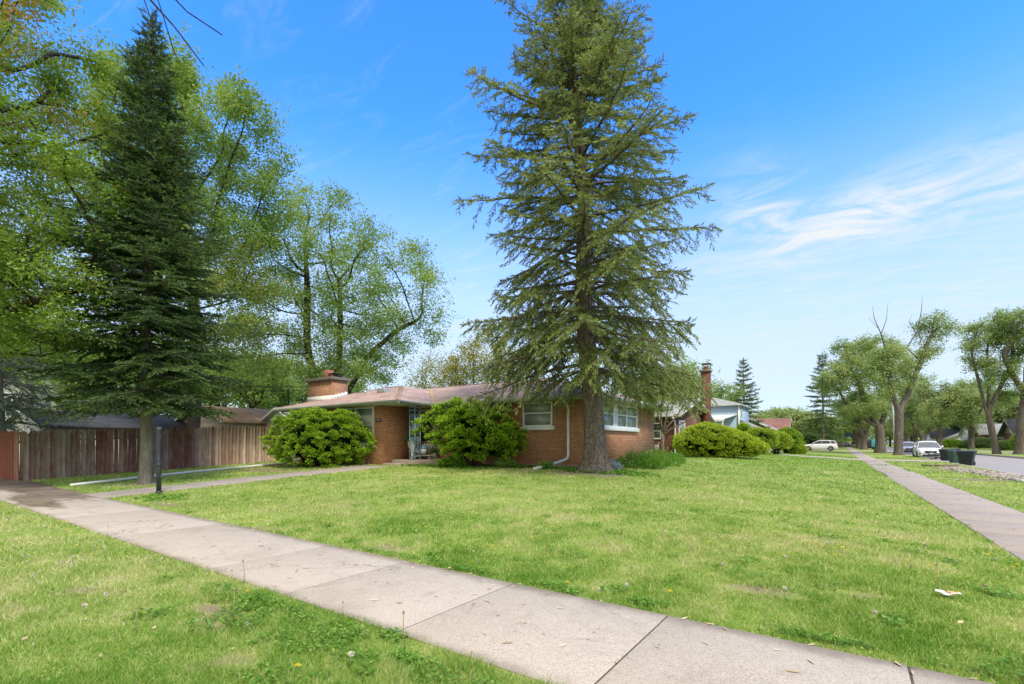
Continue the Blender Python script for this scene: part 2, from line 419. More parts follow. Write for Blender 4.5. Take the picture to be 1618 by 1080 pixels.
m_black = M_plain('flaked_black_paint', (0.03, 0.033, 0.04), 0.5, 0.3, 20, bump=0.3)
m_blue = M_plain('pale_blue_iron', (0.24, 0.38, 0.50), 0.45, 0.12, 9)
def e_near(t, X_, Y_):
    f = t.math('SUBTRACT', t.math('SUBTRACT', 3.78, t.math('MULTIPLY', X_, 0.034)), Y_); n = t.math('SUBTRACT', Y_, t.math('SUBTRACT', 2.33, t.math('MULTIPLY', X_, 0.026)))
    return t.math('MINIMUM', f, t.math('ADD', n, 0.07))
m_conc = M_concrete('concrete_walk', (0.525, 0.465, 0.385), edge_fn=e_near, crack=True)
m_conc_side = M_concrete('concrete_side_walk', (0.43, 0.375, 0.32), stain_amt=0.4)
m_conc_path = M_concrete('concrete_path', (0.40, 0.35, 0.30), stain_amt=0.45)
m_conc_porch = M_concrete('concrete_porch', (0.42, 0.36, 0.28), stain_amt=0.6)
m_gravel = M_concrete('gravel_apron', (0.46, 0.40, 0.34), stain_amt=0.3)
m_road = M_asphalt('asphalt_worn', (0.33, 0.315, 0.30))
m_kerb = M_concrete('kerb_concrete', (0.40, 0.36, 0.31))
m_metal = M_plain('galvanised_metal', (0.45, 0.46, 0.46), 0.4, 0.1, 5, metal=0.6)
m_pole = M_plain('pole_paint', (0.55, 0.56, 0.53), 0.5, 0.12, 3)
m_bark_sp = M_bark('bark_spruce', (0.19, 0.155, 0.125), (0.33, 0.28, 0.235))
m_bark_fir = M_bark('bark_fir', (0.20, 0.18, 0.14), (0.30, 0.28, 0.22), 0.8, .8)
m_bark_dk = M_bark('bark_maple', (0.055, 0.045, 0.038), (0.11, 0.095, 0.08))
m_bark_st = M_bark('bark_street_tree', (0.17, 0.145, 0.12), (0.29, 0.25, 0.215), 0.6)
m_bark_pale = M_bark('bark_small_tree', (0.33, 0.25, 0.2), (0.45, 0.37, 0.3))
# ------------------------------------------------------------------ the setting: ground, road, walks
ROAD0, ROAD1, ROADZ = 6.3, 14.7, -0.17
m_lawn, t, out = newmat('lawn_turf'); p = gpos(t)
big = t.noise(p, 0.28, 5, 0.6, 0.5); mid = t.noise(p, 1.7, 5, 0.6); fine = t.noise(t.mapping(p, (1, 1, 1)), 28, 4, 0.75)
c = t.ramp(mid, [(0.3, (0.19, 0.31, 0.045)), (0.5, (0.29, 0.40, 0.08)), (0.72, (0.40, 0.46, 0.14))])
c = t.mix(t.maprange(big, 0.4, 0.68, 0, 0.6), c, (0.245, 0.285, 0.08))
px3, py3, pz3 = t.xyz(p)
st = t.math('SINE', t.math('MULTIPLY', t.math('ADD', px3, t.math('MULTIPLY', t.noise(p, 0.4, 2), 0.8)), 7.0))
c = t.mix(t.maprange(st, -0.3, 1, 0, 0.14), c, (0.28, 0.33, 0.1))
c = t.mix(t.maprange(t.noise(p, 9, 4, 0.7), 0.55, 0.75, 0, 0.35), c, (0.30, 0.25, 0.13))
c = t.mix(t.maprange(fine, 0.42, 0.7, 0, 0.55), c, (0.07, 0.10, 0.022))
c = t.mix(t.maprange(t.noise(p, 3.3, 5, 0.65), 0.5, 0.72, 0, 0.5), c, (0.36, 0.33, 0.17))
soil = t.node('ShaderNodeAttribute', attribute_name='tint').outputs['Fac']
c = t.mix(soil, c, t.ramp(fine, [(0.3, (0.16, 0.115, 0.08)), (0.7, (0.34, 0.27, 0.2))]))
principled(t, out, c, 0.95, 0, t.bump(fine, 0.5, 0.03), 0.1)

BARE = [(-2.3, 1.15, .34, .2), (-3.1, 1.55, .18, .13), (-4.2, 1.9, .25, .1), (-2.75, 1.0, .16, .2), (-5.8, 1.5, .2, .1), (-3.9, 1.75, .2, .08),
        (-6.3, 13.6, 1.4, .8), (-10.5, 14.6, 2.2, .55), (-17.9, 6.1, .6, .45), (-18.6, 10.2, 2.2, .35), (-21, 11.8, 1.0, .7), (-.6, 4.9, .4, .13), (.1, 5.3, .3, .1),
        (-4.9, 4.25, .4, .12), (-12.2, 4.6, .5, .14), (-7.5, 4.2, .5, .1), (4.6, 24.6, 1.2, .8), (4.9, 33, .9, 1.5)]
def bare(x, y):
    b = np.zeros_like(x)
    for cx, cy, rx, ry in BARE:
        q = ((x - cx) / rx) ** 2 + ((y - cy) / ry) ** 2 + (fbm(x * 5, y * 5, 9) - .5) * 1.6
        b = np.maximum(b, 1 - sstep(0.5, 1.3, q))
    return b
def axis_pts(breaks):
    out = []
    for a, b, s in breaks: out += list(np.arange(a, b - 1e-6, s))
    return np.array(out + [breaks[-1][1]])
xs = axis_pts([(-900, -100, 80), (-100, -28, 6), (-28, -8, .5), (-8, 3, .22), (3, ROAD0 - .3, .5)])
xs = np.concatenate([xs[xs < ROAD0 - .15], [ROAD0 - .15, ROAD0 - .001, ROAD0 + .0, 8, 11, 13, ROAD1, ROAD1 + .001, ROAD1 + .15], np.arange(15.5, 40, 1.5), np.arange(42, 100, 8), np.arange(120, 921, 100)])
ys = axis_pts([(-500, -60, 40), (-60, -6, 3), (-6, 7, .22), (7, 30, .5), (30, 110, 3), (110, 400, 20), (400, 1400, 100)])
X, Y = np.meshgrid(xs, ys, indexing='ij'); Z = ground_z(X, Y)
road = (X >= ROAD0) & (X <= ROAD1); Z[road] = ROADZ - 0.03
B = bare(X, Y) * ((X < ROAD0 - .2)); Z = Z + np.where(road, 0, 0) - 0.0
mb = MB(); nx_, ny_ = X.shape
idx = np.arange(nx_ * ny_).reshape(nx_, ny_)
q = np.stack([idx[:-1, :-1], idx[1:, :-1], idx[1:, 1:], idx[:-1, 1:]], -1).reshape(-1, 4)
mb.add(np.stack([X, Y, Z], -1).reshape(-1, 3), q, B.ravel())
tag(mb.build('ground', m_lawn, smooth=True), kind='structure')

mb = MB()
ry = np.arange(-60, 701, 4.0)
v = [(x, y, ROADZ + 0.02 * math.sin(PI * (x - ROAD0) / (ROAD1 - ROAD0)) ) for y in ry for x in np.linspace(ROAD0 + .01, ROAD1 - .01, 9)]
n = len(ry); i = np.arange(n - 1)[:, None] * 9 + np.arange(8)[None]
mb.add(v, np.stack([i, i + 1, i + 10, i + 9], -1).reshape(-1, 4))
tag(mb.build('road', m_road, smooth=True), kind='structure')
mb = MB()
for x0, x1 in ((ROAD0 - .15, ROAD0 + .05), (ROAD1 - .05, ROAD1 + .15)):
    y = -60.0
    while y < 420:
        L = 3.0
        if not (x0 < 8 and (46.2 < y + 1.5 < 50.5 or 91 < y + 1.5 < 97 or 25 < y < 38)):
            mb.box(x0, x1, y + .01, y + L - .01, -.25, 0.012 + random.uniform(-.008, .008), random.random())
        y += L
tag(mb.build('kerb', m_kerb, bevel=0.02), kind='structure')

# foreground sidewalk, slabs with open joints (slightly askew to the house)
def slab(mb, quad, z, th=0.12, tint=0.5):
    v = [(x, y, z - th) for x, y in quad] + [(x, y, z) for x, y in quad]
    mb.add(v, np.array([(3, 2, 1, 0), (4, 5, 6, 7), (0, 1, 5, 4), (1, 2, 6, 5), (2, 3, 7, 6), (3, 0, 4, 7)]), tint)
def near_y(x): return 2.33 - .026 * x
def far_y(x): return 3.78 - .034 * x
mb = MB()
js = [15.0, 13.5, 12.0, 10.5, 9.0, 7.5, 6.1, 4.65, 3.2, 1.75, .31, -1.14, -2.62, -4.1, -5.6, -8.6, -11.6, -14.6, -17.7, -20.8, -24, -27.2, -30.4, -34, -38, -40]
for a, b in zip(js[:-1], js[1:]):
    if a > ROAD0 - .2: continue
    g = .006
    slab(mb, [(b + g, near_y(b)), (a - g, near_y(a)), (a - g + .02, far_y(a)), (b + g + .02, far_y(b))], .012 + random.uniform(-.0005, .003), tint=random.random())
tag(mb.build('sidewalk', m_conc, bevel=0.006), kind='structure')
m_joint = M_plain('joint_dirt', (0.09, 0.075, 0.05), .95, .4, 20)
mb = MB(); mb.add([(-40, near_y(-40) + .01, .0092), (6.0, near_y(6) + .01, .0092), (6.0, far_y(6) - .01, .0092), (-40, far_y(-40) - .01, .0092)], np.array([(0, 1, 2, 3)]))
mb.add([(1.78, 3.9, .003), (3.06, 3.9, .003), (2.3, 60, .003), (1.06, 60, .003)], np.array([(0, 1, 2, 3)]))
tag(mb.build('path_bed', m_joint), kind='structure')
# side street walk on the right
mb = MB(); y = -5.0
while y < 330:
    L = 1.5
    x0 = 1.80 - .012 * min(y, 60); x1 = x0 + 1.24
    if far_y(2) < y + .4 and not (46 < y + .7 < 50.6):
        z = .012 + random.uniform(-.006, .006); sh = 0
        if 24 < y < 46:
            z += random.uniform(-.01, .02); sh = random.uniform(-.07, .07); L = random.choice([1.1, 1.5, 1.4])
        slab(mb, [(x0 + sh, y + .01), (x1 + sh, y + .01), (x1 + sh, y + L - .012), (x0 + sh, y + L - .012)], z, tint=random.random())
    y += L + (random.uniform(.04, .16) if 24 < y < 46 else 0)
tag(mb.build('side_sidewalk', m_conc_side, bevel=0.006), kind='structure')
mb = MB()
y = 60.0
for k in range(150):
    slab(mb, [(18.8, k * 1.6 + .01), (20.1, k * 1.6 + .01), (20.1, k * 1.6 + 1.59), (18.8, k * 1.6 + 1.59)], .012, tint=random.random())
tag(mb.build('far_sidewalk', m_conc_side), kind='structure')
# aprons and driveways
def sheet(name, mat, x0, x1, y0, y1, nx=6, ny=6, dz=.02, tint=.3, wob=0.0):
    mb = MB(); gx = np.linspace(x0, x1, nx); gy = np.linspace(y0, y1, ny); v = []
    for iy, yy in enumerate(gy):
        for ix, xx in enumerate(gx):
            w = (random.uniform(-wob, wob), random.uniform(-wob, wob)) if wob and (ix in (0, nx - 1) or iy in (0, ny - 1)) else (0, 0)
            v.append((xx + w[0], yy + w[1], gz(xx, yy) + dz))
    i = np.arange(ny - 1)[:, None] * nx + np.arange(nx - 1)[None]
    mb.add(v, np.stack([i, i + 1, i + nx + 1, i + nx], -1).reshape(-1, 4), tint)
    return tag(mb.build(name, mat), kind='structure')
sheet('crossing_drive', m_gravel, -4.5, 6.25, 46.3, 50.3, 24, 8, .02, wob=.25)
sheet('far_drive', m_gravel, -16, 6.25, 91.5, 96.6, 30, 6, .03)
sheet('opposite_drive', m_gravel, 14.75, 30, 57.0, 61.5, 12, 4, .02)
sheet('opposite_drive', m_gravel, 14.75, 40, 104, 108, 12, 4, .02)
sheet('alley_drive', m_conc_path, -40, -24.3, 4.66, 12, 12, 6, .014, tint=.8)
# wet, silty patch where the walk meets the alley
m_wet, t, out = newmat('wet_silt'); p = gpos(t)
n = t.noise(p, 1.3, 5, 0.65); f = t.noise(p, 40, 4)
c = t.mix(t.maprange(n, 0.35, 0.6), (0.19, 0.14, 0.075), (0.32, 0.25, 0.16)); c = t.mix(t.maprange(f, 0.4, 0.7, 0, 0.5), c, (0.09, 0.07, 0.045))
pb_ = principled(t, out, c, 0.55, 0, t.bump(f, 0.3, 0.01), 0.4)
al = t.math('ADD', t.node('ShaderNodeAttribute', attribute_name='tint').outputs['Fac'], t.math('MULTIPLY', t.math('SUBTRACT', t.noise(p, 2.6, 6, 0.7), 0.5), 1.6))
tr_ = t.node('ShaderNodeBsdfTransparent'); mx = t.node('ShaderNodeMixShader'); t.l.new(t.maprange(al, 0.2, 0.95, 0, .92), mx.inputs[0]); t.l.new(tr_.outputs[0], mx.inputs[1]); t.l.new(pb_.outputs[0], mx.inputs[2]); t.l.new(mx.outputs[0], out.inputs[0])
mb = MB()
def blob(mb, cx, cy, rx, ry, z, n=40, amp=.3, seed=0, tint=.5, rot=0.0):
    th = np.arange(n) * 2 * PI / n
    rr = 1 + amp * (fbm(np.cos(th) * 1.7 + seed * 7.3 + 9, np.sin(th) * 1.7 + 5, seed) - .5) * 2
    x = rx * rr * np.cos(th); y = ry * rr * np.sin(th)
    v = np.stack([cx + x * math.cos(rot) - y * math.sin(rot), cy + x * math.sin(rot) + y * math.cos(rot), z + 0 * x], -1)
    mb.add(np.concatenate([v, [[cx, cy, z]]]), np.array([(i, (i + 1) % n, n) for i in range(n)]), np.concatenate([np.zeros(n), [1.6]]))
blob(mb, -18.6, 3.95, 5.2, .8, .024, seed=1, rot=-.05); blob(mb, -15.4, 3.15, 2.8, .5, .0245, seed=2, rot=-.05); blob(mb, -23.5, 3.7, 6.2, 1.5, .025, seed=3); blob(mb, -28, 6.5, 3, 2.0, .026, seed=4)
tag(mb.build('silt_patch', m_wet), kind='structure')
# front path to the porch
mb = MB(); ypts = list(np.arange(4.22, 14.2, 1.25))
for a, b in zip(ypts[:-1], ypts[1:]):
    def px0(y): return -16.35 + .045 * (y - 4.2)
    def px1(y): return -14.95 + .05 * (y - 4.2)
    z0, z1 = gz(-15, a + .01) + .025, gz(-15, b - .01) + .025
    v = [(px0(a), a + .006, z0 - .12), (px1(a), a + .006, z0 - .12), (px1(b), b - .006, z1 - .12), (px0(b), b - .006, z1 - .12),
         (px0(a), a + .006, z0), (px1(a), a + .006, z0), (px1(b), b - .006, z1), (px0(b), b - .006, z1)]
    mb.add(v, np.array([(3, 2, 1, 0), (4, 5, 6, 7), (0, 1, 5, 4), (1, 2, 6, 5), (2, 3, 7, 6), (3, 0, 4, 7)]), random.random())
tag(mb.build('front_path', m_conc_path, bevel=.006), kind='structure')

def on_pave(x, y):
    ed = .11 * (fbm(x * 2.2, y * 2.2, 33, 4) - .52); ed = np.clip(ed, -.035, .05)
    a = (y > near_y(x) + ed) & (y < far_y(x) - ed) & (x < ROAD0)
    b = (x > 1.80 + ed - .012 * np.minimum(y, 60)) & (x < 3.04 - ed - .012 * np.minimum(y, 60)) & (y > 3)
    b &= ~((y > 24) & (y < 46) & (fbm(x * 1.5, y * 3, 3) > .66))
    c_ = (x > -16.35 + ed * 1.5 + .045 * (y - 4.2)) & (x < -14.95 - ed * 1.5 + .05 * (y - 4.2)) & (y > 4) & (y < 14.2)
    d_ = (x >= ROAD0 - .16) & (x <= ROAD1 + .16)
    e_ = ((y > 46.4) & (y < 50.2) & (x > -4.4) & (x < 6.3)) | ((y > 91.5) & (y < 96.6) & (x > -16) & (x < 6.3))
    f_ = (x < -24.1) & (y > 3.9)
    f_ |= (x < -18) & (y > 3.0) & (y < 4.62 - .0 * x)
    return a | b | c_ | d_ | e_ | f_
def in_house(x, y):
    return ((x > -22.1) & (x < -7.4) & (y > 15.76) & (y < 23)) | ((x > -22.1) & (x < -15.76) & (y > 13.7) & (y < 16)) | ((x > -15.8) & (x < -14.3) & (y > 14.1) & (y < 16))

# ------------------------------------------------------------------ grass
m_grass = M_leaf('grass_blades', [(0.0, (0.13, 0.29, 0.03)), (0.25, (0.24, 0.40, 0.06)), (0.5, (0.38, 0.50, 0.125)), (0.75, (0.55, 0.58, 0.25)), (1.0, (0.68, 0.61, 0.38))], trans=0.35, rough=0.6, nscale=0.9, nrange=0.10)
def grass_patch(N, dmin, dmax, seed):
    g = np.random.default_rng(seed)
    d = np.exp(g.uniform(math.log(dmin), math.log(dmax), N))
    a = g.uniform(R(-62), R(66), N)                    # around the view direction
    x = F2[0] * np.cos(a) * d + R2[0] * np.sin(a) * d; y = F2[1] * np.cos(a) * d + R2[1] * np.sin(a) * d
    keep = ~on_pave(x + g.normal(0, .012, N), y + g.normal(0, .012, N)) & ~in_house(x, y)
    bb = bare(x, y); keep &= g.random(N) > bb * .82
    x, y, d = x[keep], y[keep], d[keep]; n = len(x)
    z = ground_z(x, y)
    clump = fbm(x * 3.1, y * 3.1, 5); patch = fbm(x * .55 + 30, y * .55, 7, 5)
    wide = 0.0023 * np.maximum(1.0, d / 3.3) * g.uniform(.6, 1.6, n)
    hgt = (.018 + .048 * clump ** 1.8) * g.uniform(.5, 1.6, n) * np.interp(d, [0, 12, 40], [1, 1.1, 1.5])
    th = g.uniform(0, 2 * PI, n); lean = g.uniform(.1, 1.3, n) * hgt
    dirx, diry = np.cos(th), np.sin(th); la = g.uniform(0, 2 * PI, n)
    base = np.stack([x, y, z - .004], -1)
    wv = np.stack([dirx * wide, diry * wide, 0 * wide], -1)
    tip = base + np.stack([np.cos(la) * lean, np.sin(la) * lean, hgt], -1)
    V = np.stack([base - wv, base + wv, tip], 1).reshape(-1, 3)
    dry = np.clip(.39 + (patch - .5) * 1.0 + (fbm(x * 2.2, y * 2.2, 17, 3) - .5) * 1.0 + (fbm(x * 9, y * 9, 19, 2) - .5) * .55 + g.normal(0, .15, n) + (g.random(n) < .10) * .45 + np.minimum(bb[keep], .6) * .5, 0, 1)
    lush = (y > 26) & (x < 1.6)
    dry = np.where(lush, dry * .55, dry); dry = np.where((y < 2.35), dry * .95, dry)
    T = np.stack([dry + .05, dry + .05, dry - .05], 1).ravel()
    return V, T, n
mb = MB()
for N, a, b, s in ((620000, 1.5, 9, 1), (330000, 9, 60, 2)):
    V, T, n = grass_patch(N, a, b, s); mb.add(V, np.arange(n * 3).reshape(-1, 3), np.clip(T, 0, 1))
tag(mb.build('grass', m_grass), kind='stuff', label='short mown lawn grass, green with dry straw patches')

# low broad-leaved weeds in the turf
m_clover = M_leaf('clover_leaves', [(0.0, (0.09, 0.24, 0.025)), (0.6, (0.17, 0.36, 0.045)), (1.0, (0.30, 0.46, 0.09))], trans=.4, nscale=3)
g = np.random.default_rng(5); pts = []
def weeds(cx, cy, rx, ry, n, s=.0085):
    a = g.uniform(0, 2 * PI, n); r = np.sqrt(g.random(n)); x = cx + rx * r * np.cos(a); y = cy + ry * r * np.sin(a)
    k = (fbm(x * 7, y * 7, 21) > .30 + .3 * r ** 2 + g.uniform(-.08, .08, n)) & ~on_pave(x, y); x, y = x[k], y[k]
    pts.append(np.stack([x, y, ground_z(x, y) + g.uniform(.012, .05, len(x)), g.uniform(.7, 1.5, len(x)) * s], -1))
for w in [(-3.3, 2.05, 1.2, .28, 4200), (-2.4, 1.45, .5, .3, 1800), (-4.3, 2.15, .8, .2, 1500), (-1.9, 2.0, .6, .25, 2200), (1.9, 4.4, .9, .55, 5000), (1.1, 4.05, .6, .2, 1500), (-.1, 3.95, .3, .08, 600),
          (-1.35, 4.0, .25, .08, 500), (-2.2, 3.98, .3, .1, 500), (-3.3, 4.0, .4, .1, 700), (-4.5, 4.05, .5, .1, 700), (.7, 3.9, .3, .07, 500), (-2.7, 5.2, .3, .2, 300), (-.7, 5.4, .4, .15, 300), (-13.5, 5.0, 1.0, .5, 500, .03)]:
    weeds(*w)
for k in range(60):
    px_, d_ = random.uniform(150, 1600), random.uniform(3.2, 12); x_, y_ = W2(px_, d_); weeds(x_, y_, .14, .14, 60, .014)
weeds(-6.0, 14.2, 1.6, .9, 2500, .04); weeds(-9.5, 14.9, 2.8, .5, 3500, .04); weeds(-12, 13.6, 2.5, .4, 1500, .035)
P = np.concatenate(pts); n = len(P); a = g.uniform(0, 2 * PI, n); s_ = P[:, 3]
c_, d_ = np.cos(a) * s_, np.sin(a) * s_; tz = g.uniform(-.6, .6, (2, n)) * s_
V = np.stack([P[:, :3] + np.stack([c_, d_, tz[0]], -1), P[:, :3] + np.stack([-d_, c_, tz[1]], -1), P[:, :3] - np.stack([c_, d_, tz[0]], -1), P[:, :3] - np.stack([-d_, c_, tz[1]], -1)], 1).reshape(-1, 3)
mb = MB().add(V, np.arange(n * 4).reshape(-1, 4), np.repeat(g.random(n), 4))
tag(mb.build('clover', m_clover), kind='stuff', label='low clover and weeds along the pavement edge')

# litter of seeds, dead blades and small leaves
m_litter, t, out = newmat('dry_leaf'); a_ = t.node('ShaderNodeAttribute', attribute_name='tint').outputs['Fac']
principled(t, out, t.ramp(a_, [(0, (0.22, 0.13, 0.06)), (.5, (0.48, 0.36, 0.2)), (1, (0.68, 0.60, 0.46))]), .8)
mb = MB()
def leaf3(mb, x, y, z, L, w, a, tint, curl=.25):
    u = np.array((math.cos(a), math.sin(a), 0)); v = np.array((-math.sin(a), math.cos(a), 0)); o = np.array((x, y, z + .004))
    P = [o - u * L / 2, o - u * L * .2 + v * w / 2 + (0, 0, curl * w), o + u * L * .25 + v * w * .45 + (0, 0, curl * w), o + u * L / 2 + (0, 0, curl * w * 1.3), o + u * L * .2 - v * w * .45, o - u * L * .25 - v * w / 2]
    mb.add(P, np.array([(0, 1, 5), (1, 2, 4), (1, 4, 5), (2, 3, 4)]), tint)
for k in range(230):
    x = random.uniform(-12, 2.2); y = random.uniform(near_y(x) + .04, far_y(x) - .03)
    if random.random() < .35: y = far_y(x) - abs(random.gauss(0, .07))
    s = random.uniform(.4, 1.1); leaf3(mb, x, y, .016, .075 * s, .013 * s, random.uniform(0, PI), random.random())
for k in range(80):
    px_, d_ = random.uniform(0, 1618), math.exp(random.uniform(math.log(2.9), math.log(10))); x, y = W2(px_, d_)
    s = random.uniform(.5, 1.2); leaf3(mb, x, y, gz(x, y) + .025, .04 * s, .014 * s, random.uniform(0, PI), random.random() * .8, .8)
for k in range(120):
    y = random.uniform(6, 22); x = 1.8 - .012 * y + random.uniform(.02, 1.2); s = random.uniform(.5, 1.1); leaf3(mb, x, y, .018, .06 * s, .018 * s, random.uniform(0, PI), random.random())
tag(mb.build('leaf_litter', m_litter), kind='stuff', label='dry seeds and small leaves scattered over lawn and pavement')

# dandelions and seed heads
m_yel = M_plain('dandelion_yellow', (0.90, 0.58, 0.01), .7, .15, 80); m_stem = M_plain('weed_stem', (0.22, 0.26, 0.08), .7, .2, 30); m_stem_dry = M_plain('dry_stem', (0.34, 0.24, 0.13), .8, .2, 30)
m_puff = M_plain('seed_puff', (0.56, 0.52, 0.44), .9, .2, 80)
def petals(mb, z, r, n, tint=.5, up=.15):
    for k in range(n):
        a = 2 * PI * k / n + random.uniform(-.1, .1); a2 = a + PI / n * 1.1; u = random.uniform(.1, .5) * r * up * 4
        mb.add([(0, 0, z), (r * .8 * math.cos(a - .12), r * .8 * math.sin(a - .12), z + u), (r * math.cos(a), r * math.sin(a), z + u * .8), (r * .8 * math.cos(a + .12), r * .8 * math.sin(a + .12), z + u)], np.array([(0, 1, 2, 3)]), tint)
dl = thing('dandelion_flower', 'open yellow dandelion flower in the lawn grass', 'flower', group='yellow dandelions scattered over the lawns')
mb = MB(); petals(mb, .06, .021, 14); petals(mb, .064, .013, 9, up=.3); mb.build('flower_head', m_yel, dl, local=True)
MB().tube([(0, 0, 0), (.004, 0, .03), (0, 0, .061)], .002, 5).build('stem', m_stem, dl, local=True)
sh = thing('dandelion_seed_head', 'grey white dandelion seed head in the lawn grass', 'flower', group='dandelion seed heads over the lawns')
mb = MB()
for k in range(60):
    v = np.array([random.gauss(0, 1) for _ in range(3)]); v /= np.linalg.norm(v); o = np.array((0, 0, .1)); w = np.cross(v, (.3, .5, .8)); w /= np.linalg.norm(w)
    e = o + v * .015; mb.add([o + v * .003, e + w * .005, e + v * .003, e - w * .005], np.array([(0, 1, 2, 3)]))
mb.build('seed_puff', m_puff, sh, local=True)
MB().tube([(0, 0, 0), (.006, .002, .05), (0, 0, .1)], .0022, 5).build('stem', m_stem, sh, local=True)
bs = thing('bare_stalk', 'bare dry dandelion stalk standing above the grass', 'weed stalk', group='bare weed stalks in the near lawn')
MB().tube([(0, 0, 0), (.01, 0, .09), (.004, .006, .17)], [.0026, .0022, .002], 5).build('stem', m_stem_dry, bs, local=True)
MB().lathe([(.001, .166), (.006, .172), (.005, .18), (.001, .183)], (.004, .006, 0), 8).build('bud', m_stem_dry, bs, local=True)
def gpt(px, py):
    d = CAMZ * 770 / (py - 700)
    for _ in range(6):
        x, y = W2(px, d); d = (CAMZ - gz(x, y)) * 770 / (py - 700)
    return W2(px, d)
YEL = [(36, 826), (46, 827), (55, 831), (92, 830), (98, 831), (104, 832), (110, 832), (104, 845), (138, 844), (120, 872), (146, 884), (198, 867), (216, 881), (391, 944), (470, 1067), (624, 997), (896, 931), (1058, 947), (1275, 864), (1290, 866),
       (1300, 873), (1320, 885), (1331, 875), (1338, 877), (1121, 865), (1151, 869), (1223, 848), (1238, 888), (875, 838), (880, 814), (766, 842), (842, 856), (778, 871), (1134, 822), (1560, 886), (1535, 879), (1600, 905), (1608, 902), (1470, 904), (1125, 792), (209, 797), (214, 797),
       (470, 851), (527, 804), (587, 822), (585, 839), (403, 824), (338, 809), (1233, 870), (700, 790), (640, 760), (560, 752), (1487, 744), (1491, 745), (1513, 738), (1516, 739), (1512, 740), (1531, 741), (1527, 742), (1325, 727), (1329, 727), (1441, 730), (1430, 722)]
SEED = [(12, 826), (15, 827), (72, 842), (82, 843), (40, 892), (98, 897), (110, 902), (114, 890), (148, 878), (158, 866), (165, 882), (51, 922), (167, 956), (132, 971), (390, 1004), (555, 1060), (850, 843), (859, 855), (1131, 857), (1308, 869), (1299, 858), (1312, 843), (1241, 892),
        (1415, 896), (1462, 873), (1461, 873), (1240, 947), (1197, 944), (1382, 988), (1440, 909), (1572, 898), (1596, 887), (1556, 943), (1434, 835), (1403, 842), (1474, 849), (945, 950), (998, 910), (990, 940), (895, 830), (1090, 880), (660, 858), (1031, 800), (1140, 905), (1141, 902), (755, 900), (748, 880), (620, 800), (690, 775), (520, 770)]
STK = [(357, 985), (368, 985), (403, 925), (385, 925), (543, 985), (745, 1072), (876, 1080), (947, 1080), (183, 1005), (215, 1000), (640, 1025), (262, 905), (305, 900), (599, 988), (1483, 935), (1494, 938), (1080, 830), (170, 850)]
def scatter(src, pts, smin=.7, smax=1.05):
    tree = {src: children(src)}
    for k, (px_, py_) in enumerate(pts):
        x, y = gpt(px_, py_ + (0 if src is not bs else 3))
        d = math.hypot(x, y); sc = random.uniform(smin, smax) * (1 if d < 20 else 1.4)
        if k == 0:
            src.location = (x, y, gz(x, y)); src.rotation_euler.z = 1.0
        else: dup(src, (x, y, gz(x, y)), random.uniform(0, 6.28), sc, tree=tree)
for k in range(26):
    d = random.uniform(6, 22); SEED.append((random.uniform(300, 1500), 700 + CAMZ * 770 / d)); 
for k in range(14):
    d = random.uniform(7, 20); YEL.append((random.uniform(300, 1400), 700 + CAMZ * 770 / d))
def lawn_only(P):
    r_ = []
    for a, b in P:
        x, y = gpt(a, b)
        if not bool(on_pave(np.array([x]), np.array([y]))[0]) and not (y > 12.5 and x < -6): r_.append((a, b))
    return r_
scatter(dl, lawn_only(YEL), .95, 1.35); scatter(sh, lawn_only(SEED)); scatter(bs, lawn_only(STK), .8, 1.6)
# torn paper scrap
x, y = gpt(1497, 944); z = gz(x, y) + .03
pp = thing('paper_scrap', 'crumpled white paper wrapper with orange print lying on the lawn', 'litter', (x, y, z))
mb = MB(); g = np.random.default_rng(8); n = 9; gx, gy = np.meshgrid(np.linspace(-.075, .075, n), np.linspace(-.045, .045, n), indexing='ij')
m_paper = M_plain('white_paper', (0.8, 0.79, 0.74), .6, .05); m_orange = M_plain('orange_print', (0.75, 0.36, 0.05), .6, .2, 60)
zz = .025 * fbm(gx * 30 + 5, gy * 30, 2) * 2 + .25 * np.abs(gx) - .02
i = np.arange(n - 1)[:, None] * n + np.arange(n - 1)[None]
q = np.stack([i, i + n, i + n + 1, i + 1], -1).reshape(-1, 4)
V = np.stack([gx + g.normal(0, .006, gx.shape), gy * (1 + gx * 4) + g.normal(0, .006, gx.shape), zz], -1).reshape(-1, 3)
MB().add(V, q).build('sheet', m_paper, pp, local=True)
MB().add(V * (.45, .6, 1) + (.035, .0, .006), q).build('print', m_orange, pp, local=True)
